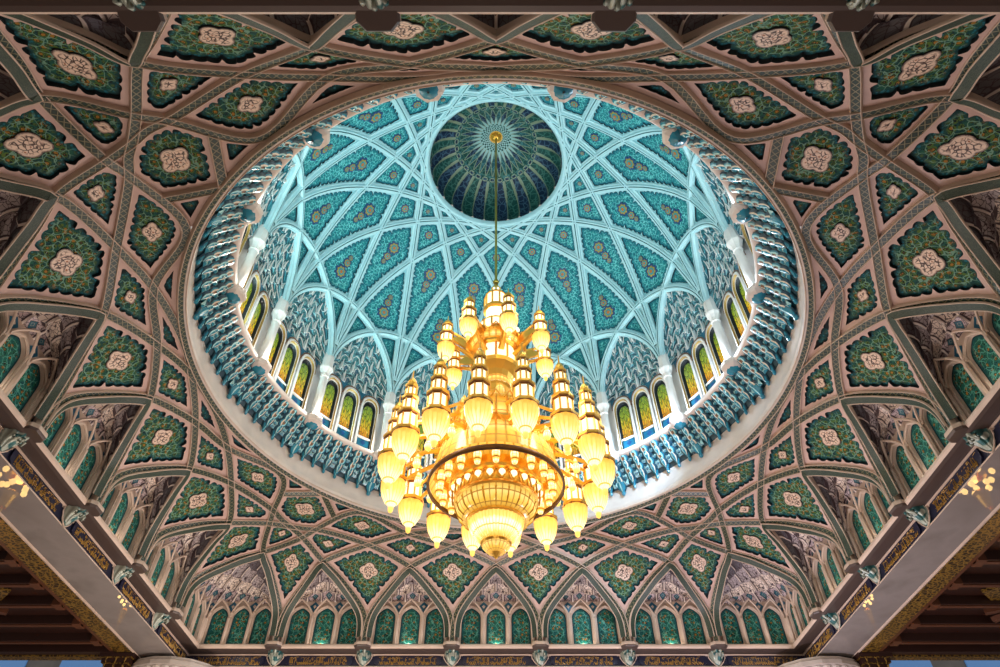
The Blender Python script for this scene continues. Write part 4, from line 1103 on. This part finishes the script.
# pediment gables round the two wide rings
for n_, r_, z_, hh, ww in ((12, .081, .412, .026, .018), (20, .137, .05, .026, .018), (20, .107, .148, .022, .014)):
    for i in range(n_):
        a = 2*PI*i/n_; rd = np.array([math.cos(a), math.sin(a), 0]); tg = np.array([-rd[1], rd[0], 0])
        p = lambda x, z, o_=0.: rd*(r_+o_)+tg*x+np.array([0, 0, z_+z])
        b.tube([p(-ww, 0), p(0, hh), p(ww, 0)], .0026, 4, G)
b.build('frame', ['gold'], ch)
for prof in ([(.015, .650), (.015, .665)], [(.031, .578), (.031, .626)], [(.024, .516), (.029, .535), (.029, .560)], [(.049, .452), (.049, .492)], [(.056, .335), (.056, .384)], [(.043, .182), (.043, .216)]):
    b = MB(); b.lathe(prof, 32, ku=4); b.build('lit_gallery', ['lamp'], ch, smooth=True)
for prof in ([(.066, .398), (.074, .420)], [(.040, .285), (.040, .262)], [(.034, .236), (.034, .256)], [(.101, .096), (.101, .155)], [(.127, .02), (.128, .065)], [(.046, .182), (.10, .163)], [(.10, .096), (.13, .078)]):
    b = MB(); b.lathe(prof, 48, ku=6); b.build('amber_drum', ['amber'], ch, smooth=True)
# little domes round the shoulder
for i in range(16):
    a = 2*PI*i/16+.1; c = (.088*math.cos(a), .088*math.sin(a)); b = MB()
    b.lathe([(.011, .165), (.011, .185), (.0095, .193), (.005, .201), (.001, .209)], 10, c, ku=2); b.build('cupola', ['amber'], ch, smooth=True)
# the great hoop and its underside
b = MB(); b.lathe([(.151, -.024), (.154, -.025), (.1555, -.029), (.1555, -.034), (.154, -.037), (.151, -.038), (.150, -.034), (.150, -.028), (.151, -.024)], 72); b.build('hoop', ['bronze'], ch, smooth=True)
b = MB(); b.lathe([(.150, -.026), (.136, .004), (.110, .006), (.100, -.010)], 72, ku=12); b.build('canopy_underside', ['amber'], ch, smooth=True)
b = MB(); b.lathe([(.131, .06), (.137, .03), (.150, -.016)], 48, ku=10); b.build('canopy_top', ['amber'], ch, smooth=True)
for i in range(20):
    a = 2*PI*i/20; c = (.127*math.cos(a), .127*math.sin(a)); b = MB()
    b.lathe([(.0165, .000), (.015, -.010), (.008, -.014)], 10, c, 1); b.lathe([(.0075, -.014), (.009, -.03), (.0075, -.042)], 10, c, 0); b.lathe([(.0075, -.042), (.006, -.050), (.0, -.053)], 10, c, 0)
    b.lathe([(.0088, -.040), (.0098, -.042), (.0088, -.044)], 10, c, 1)
    b.build('hanging_lamp', ['bowl', 'gold'], ch, smooth=True)
b = MB()
b.lathe([(.100, -.010), (.103, -.030), (.106, -.036), (.103, -.042), (.097, -.044), (.092, -.068), (.094, -.074), (.088, -.078)], 64, m=0)
for i in range(24):
    a = 2*PI*i/24; rd = np.array([math.cos(a), math.sin(a), 0]); tg = np.array([-rd[1], rd[0], 0])
    p = lambda x, z, o_: rd*o_+tg*x+np.array([0, 0, z]); b.tube([p(-.012, -.068, .096), p(0, -.046, .100), p(.012, -.068, .096)], .0022, 4, 0)
b.build('gable_band', ['gold'], ch)
for i in range(24):
    a = 2*PI*(i+.5)/24; rd = np.array([math.cos(a), math.sin(a), 0]); tg = np.array([-rd[1], rd[0], 0]); c = rd*.0985+np.array([0, 0, -.055]); nn = np.array([rd[0]*.8, rd[1]*.8, -.6]); up_ = np.cross(nn, tg)
    th_ = np.linspace(0, 2*PI, 13)[:-1]; v = [c+nn*.005]+[c+nn*.003+.0072*(tg*math.cos(t)+up_*math.sin(t)) for t in th_]+[c-nn*.002+.0072*(tg*math.cos(t)+up_*math.sin(t)) for t in th_]
    mk('crystal_disc', v, [(0, 1+j, 1+(j+1) % 12) for j in range(12)]+[(1+j, 13+j, 13+(j+1) % 12, 1+(j+1) % 12) for j in range(12)], ['lamp'], ch)
for i in range(12):
    a = 2*PI*(i+.5)/12; rd = np.array([math.cos(a), math.sin(a), 0]); tg = np.array([-rd[1], rd[0], 0]); c = rd*.0805+np.array([0, 0, .430]); up_ = np.array([0, 0, 1.])
    th_ = np.linspace(0, 2*PI, 13)[:-1]; v = [c+rd*.005]+[c+rd*.003+.0075*(tg*math.cos(t)+up_*math.sin(t)) for t in th_]+[c-rd*.003+.0075*(tg*math.cos(t)+up_*math.sin(t)) for t in th_]
    mk('crystal_disc', v, [(0, 1+j, 1+(j+1) % 12) for j in range(12)]+[(1+j, 13+j, 13+(j+1) % 12, 1+(j+1) % 12) for j in range(12)], ['lamp'], ch)
b = MB(); b.lathe([(.090, -.074), (.088, -.088), (.082, -.102), (.072, -.112), (.062, -.117)], 64, ku=10); b.build('upper_bowl', ['amber'], ch, smooth=True)
b = MB(); b.lathe([(.060, -.113), (.065, -.116), (.065, -.120), (.060, -.122)], 48)
for i in range(20):
    a = 2*PI*i/20; rd = np.array([math.cos(a), math.sin(a)]); b.tube([(*(rd*.089), -.083), (*(rd*.083), -.102), (*(rd*.071), -.114)], [.003, .0022, .001], 4)
b.lathe([(.030, -.166), (.033, -.168), (.030, -.172)], 32); b.lathe([(.012, -.186), (.008, -.192), (.004, -.198), (0, -.203)], 16)
b.build('bowl_mount', ['gold'], ch)
b = MB(); b.lathe([(.060, -.120), (.055, -.136), (.044, -.153), (.030, -.166)], 128, ku=8, lobes=36, amp=.06); b.build('fluted_bowl', ['bowl'], ch, smooth=True)
b = MB(); b.lathe([(.029, -.168), (.028, -.176), (.020, -.186), (.010, -.189)], 32, ku=5, lobes=12, amp=.08); b.build('pendant_bowl', ['amber'], ch, smooth=True)
# arms
for i in range(16):
    sx, sy = near(14+22.5*i); b = MB(); d = np.array([sx, sy, 0])
    b.tube([d*.132+np.array([0, 0, .05]), d*.17+np.array([0, 0, .035]), d*.20+np.array([0, 0, .02]), d*(LR-.028)+np.array([0, 0, .012])], [.006, .005, .005, .004], 6)
    b.tube([d*.106+np.array([0, 0, .13]), d*.16+np.array([0, 0, .10]), d*.20+np.array([0, 0, .06]), d*(LR-.022)+np.array([0, 0, .05])], [.005, .004, .004, .003], 6)
    b.build('arm', ['gold'], ch)
    b = MB(); c = (.183*sx, .183*sy); b.lathe([(.0, -.012), (.007, -.006), (.009, .004), (.007, .012), (.004, .016)], 10, c, ku=2); b.lathe([(.004, .016), (.0045, .03)], 8, c)
    b.build('hanging_lamp', ['bowl'], ch, smooth=True)
for i in range(8):
    sx, sy = near(14+45*i); d = np.array([sx, sy, 0]); tg = np.array([-sy, sx, 0]); b = MB()
    hw = .004; q = np.array([d*.05+np.array([0, 0, .375]), d*.05+np.array([0, 0, .435]), d*(URR-.018)+np.array([0, 0, .428]), d*(URR-.018)+np.array([0, 0, .415])])
    b.add(np.vstack([q-tg*hw, q+tg*hw]), [(0, 1, 2, 3), (7, 6, 5, 4), (0, 4, 5, 1), (1, 5, 6, 2), (2, 6, 7, 3), (3, 7, 4, 0)])
    # openwork triangular console
    for zo in (.445, .40):
        b.tube([d*.055+np.array([0, 0, zo-.04]), d*.085+np.array([0, 0, zo-.02]), d*(URR-.02)+np.array([0, 0, zo])], [.009, .006, .004], 6)
    b.tube([d*.075+np.array([0, 0, .38]), d*.095+np.array([0, 0, .425])], .004, 5)
    b.build('arm', ['gold'], ch)

# ================================================================ side bays seen under the beams
def bayceil(sx, nm):
    x_in, x_out = BEAM_W+.012, 2.1; y0, y1 = -1.3, .965; zc = -.043
    b = MB(); b.box((sx*(x_in+x_out)/2, (y0+y1)/2, zc+.030), ((x_out-x_in)/2, (y1-y0)/2, .004), 0)
    b.box((sx*(x_in+.028), (y0+y1)/2, zc+.006), (.026, (y1-y0)/2, .006), 1)          # gilt border
    b.box((sx*(x_in+.062), (y0+y1)/2, zc+.012), (.007, (y1-y0)/2, .010), 2)
    b.box((sx*(x_in+x_out)/2, y1-.018, zc+.004), ((x_out-x_in)/2, .016, .008), 1)
    b.box((sx*(x_in+x_out)/2, y1-.05, zc+.012), ((x_out-x_in)/2, .012, .012), 0)
    for i in range(17):
        y = y1-.13-.128*i
        b.box((sx*(x_in+x_out)/2+sx*.035, y, zc+.014), ((x_out-x_in)/2-.035, .014, .012), 0)
        b.box((sx*(x_in+x_out)/2+sx*.035, y, zc+.002), ((x_out-x_in)/2-.035, .006, .003), 2)  # orange highlight of each batten painted as a lighter strip
        b.box((sx*(x_in+.082), y, zc+.010), (.012, .018, .012), 2)
    for i in range(5):                                                                # star lattice in the coffers
        cx, cy = sx*(x_in+.42), y1-.45-.45*i
        for an in (0.6, -.6, 2.17): b.box((cx, cy, zc+.006), (.20, .010, .006), 2, an)
        b.box((cx, cy, zc+.016), (.16, .16, .004), 1, PI/4)
    struct(b.build('ceiling_'+nm, ['wood', 'goldcarve', 'woodlight']), 'dark coffered wooden ceiling with gilt border over the %s bay' % nm)
    # carved console at the corner pier
    x = sx*(x_in+.045); t = thing('wood_console', 'dark carved wooden console with gilding beside the %s corner capital' % nm, 'console', (x, .95, zc-.08))
    b = MB()
    for i, (h, w) in enumerate(((.010, .060), (.010, .050), (.012, .040), (.010, .030), (.012, .020))): b.box((x, .955, zc-.004-.016*i), (w*.9, w*.8, h*.75), 0)
    b.build('body', ['wood'], t)
    b = MB()
    for i, w in enumerate((.055, .046, .036, .027)): b.box((x, .955, zc-.012-.016*i), (w*.90, w*.82, .0012), 0)
    for j in (-1, 0, 1): b.lathe([(.0, zc-.045), (.0035, zc-.038), (.002, zc-.025), (.004, zc-.01)], 8, (x+j*.03, .915))
    b.build('gilding', ['goldcarve'], t)
for sx, nm in ((-1, 'left'), (1, 'right')): bayceil(sx, nm)
# far wall of the side bays with its clerestory
for sx, nm, nn in ((-1, 'left', 101), (1, 'right', 104)):
    b = MB(); b.box((sx*1.75, 1.50, -.32), (.60, .02, .64)); struct(b.build('wall_end_'+nm, ['plaster']), 'pale end wall beyond the %s bay' % nm)
    for i in range(3):
        b = MB(); b.box((sx*(1.335+.31*i), 1.477, .11), (.085, .004, .13), 0); b.box((sx*(1.335+.31*i), 1.474, -.026), (.092, .008, .006), 1)
        struct(b.build('window_%d' % (nn+i), ['skypane', 'plaster']), 'daylit clerestory window beyond the %s bay' % nm)
# corner piers with fluted capitals
def pier(kx, ky, lab):
    cx, cy = kx*1.06, ky*1.06; t = thing('corner_pier', lab, 'pier', (cx, cy, -.96), 'piers of the crossing')
    b = MB(); b.lathe([(.115, -.20), (.118, -.188), (.112, -.182)], 16, (cx, cy), 0, PI/16)
    b.lathe([(.112, -.185), (.118, -.16), (.128, -.125), (.142, -.095), (.150, -.080)], 96, (cx, cy), 0, 0, 1, 32, .05)
    b.lathe([(.150, -.080), (.158, -.076), (.158, -.064), (.152, -.060), (.152, -.053), (.0, -.053)], 16, (cx, cy), 0, PI/16)
    b.build('capital', ['capital'], t)
    b = MB(); b.lathe([(.11, -.96), (.11, -.195)], 16, (cx, cy), 0, PI/16); b.build('shaft', ['capital'], t)
for kx, ky, lb in ((-1, 1, 'far left'), (1, 1, 'far right')): pier(kx, ky, 'marble pier with a fluted capital under the %s corner' % lb)
b = MB(); b.box((0, 0, -.965), (2.6, 2.6, .005)); struct(b.build('floor', ['carpet']), 'carpeted floor of the hall')
# small chandeliers of the side bays, mirrored in the polished beam
def small_chandelier(x, y, lab, s_=1.):
    z = -.40; t = thing('bay_chandelier', lab, 'chandelier', (x, y, z-.06), 'small chandeliers of the side bays')
    b = MB(); b.lathe([(.003, z+.1), (.003, -.03)], 6, (x, y)); b.lathe([(.012*s_, z+.10), (.02*s_, z+.06), (.024*s_, z+.05), (.01*s_, z+.04)], 12, (x, y)); b.lathe([(.03*s_, z), (.045*s_, z-.005), (.045*s_, z-.012), (.02*s_, z-.02)], 16, (x, y))
    b.build('frame', ['gold'], t)
    for r_, n_, zz in ((.060*s_, 7, z), (.036*s_, 5, z+.03*s_)):
        for i in range(n_):
            a = 2*PI*i/n_; c = (x+r_*math.cos(a), y+r_*math.sin(a)); b = MB()
            b.lathe([(r0*s_, zz+z0*s_) for r0, z0 in ((.0, -.010), (.005, -.0085), (.0085, -.004), (.0095, 0), (.0085, .004), (.005, .0085), (.0, .010))], 10, c); b.build('lantern', ['lampb'], t, smooth=True)
    b = MB(); b.lathe([(.0, z-.03*s_), (.010*s_, z-.024*s_), (.016*s_, z-.008*s_), (.012*s_, z+.01*s_)], 16, (x, y)); b.build('bowl', ['lampb'], t, smooth=True)
M['lampb'] = mat('bright_lamp_glass', (.8, .6, .3), .3, 0, (1., .62, .20), 7.)
for sx, nm in ((-1, 'left'), (1, 'right')):
    small_chandelier(sx*1.495, .48, 'small gold chandelier mirrored in the %s beam, nearer one' % nm); small_chandelier(sx*1.472, 1.31, 'small gold chandelier mirrored in the %s beam, farther one' % nm, .62)

# ================================================================ light
def point(name, p, e, col, rad=.3):
    l = bpy.data.lights.new(name, 'POINT'); l.energy = e; l.color = col; l.shadow_soft_size = rad; o = bpy.data.objects.new(name, l); C.objects.link(o); o.location = W(p); return o
def spot(name, p, tgt, e, col, ang=100, rad=.4):
    l = bpy.data.lights.new(name, 'SPOT'); l.energy = e; l.color = col; l.spot_size = R(ang); l.spot_blend = .8; l.shadow_soft_size = rad
    o = bpy.data.objects.new(name, l); C.objects.link(o); o.location = W(p); o.rotation_euler = (Vector(W(tgt))-Vector(W(p))).to_track_quat('-Z', 'Y').to_euler(); return o
w = bpy.data.worlds.new('hall'); sc.world = w; w.use_nodes = True
w.node_tree.nodes['Background'].inputs[0].default_value = (1., .93, .86, 1); w.node_tree.nodes['Background'].inputs[1].default_value = .5
# floodlights on the drum sill, wash the dome
for k in range(16):
    a = R(COL0+22.5*k+11.25); r = .728
    p = (r*math.sin(a), r*math.cos(a), .497)
    side = math.sin(a)
    spot('drum_floodlight', p, (p[0]*.3, p[1]*.3, 1.3), 690*(1.18-.45*side-.15*math.cos(a)), (.50, .94, 1.) if side < -.2 else (.66, .93, 1.), 120, .25)
    a = R(COL0+22.5*k); side = math.sin(a); far_ = math.cos(a)
    point('added_drum_fill', (.685*math.sin(a), .685*math.cos(a), .503), 170 if side < .3 or far_ < 0 else 300, (1., .93, .82) if side < .3 else (.72, .86, 1.), .08)  # unseen lamps added to brighten the drum wall
# chandelier lamps
for z, e in ((.10, 160), (.48, 90)):
    for i in range(4):
        sx, sy = near(45+90*i); point('chandelier_lamp', (.195*sx, .195*sy, z), e, (1., .86, .70), .6)

for x, y, e, c in ((-.66, .70, 2100, (1., .88, .78)), (.66, .70, 2600, (.90, .85, 1.)), (-.72, .1, 1000, (1., .84, .72)), (.72, .1, 1050, (1., .88, .86)), (0., .55, 1900, (1., .88, .84)), (0., -.4, 350, (1., .84, .68))):
    point('added_vault_fill', (x, y, -.62), e, c, .5)  # unseen fill lights added in mid-air to brighten and tint the vault
for k in range(4):
    for x in (-.593, -.297, 0., .297, .593):
        p = rz(np.array([x, 1.008, .021]), k*PI/2); point('added_niche_fill', p, 11 if k != 2 else 4, (1., .88, .76), .10)  # unseen fill lights added behind the cornice lip to brighten the niches
    p = rz(np.array([.90, .90, .021]), k*PI/2); point('added_niche_fill', p, 22 if k in (0, 1) else 6, (1., .88, .76), .10)
spot('added_drum_spot', (.55, .10, .50), (.47, .52, .44), 5200, (.55, .78, 1.), 46, .2)  # unseen spot added in mid-air, makes the blue-white patch on the drum
cam = bpy.data.cameras.new('camera'); co = bpy.data.objects.new('camera', cam); C.objects.link(co)
cam.sensor_width = 36; cam.lens = 651/1000*36; cam.shift_x = .004; cam.clip_end = 500
co.location = W((0, -1.254, -.86)); co.rotation_euler = (R(90+46.8), 0, 0); sc.camera = co
for o in bpy.data.objects:
    if '_w' in o: del o['_w']
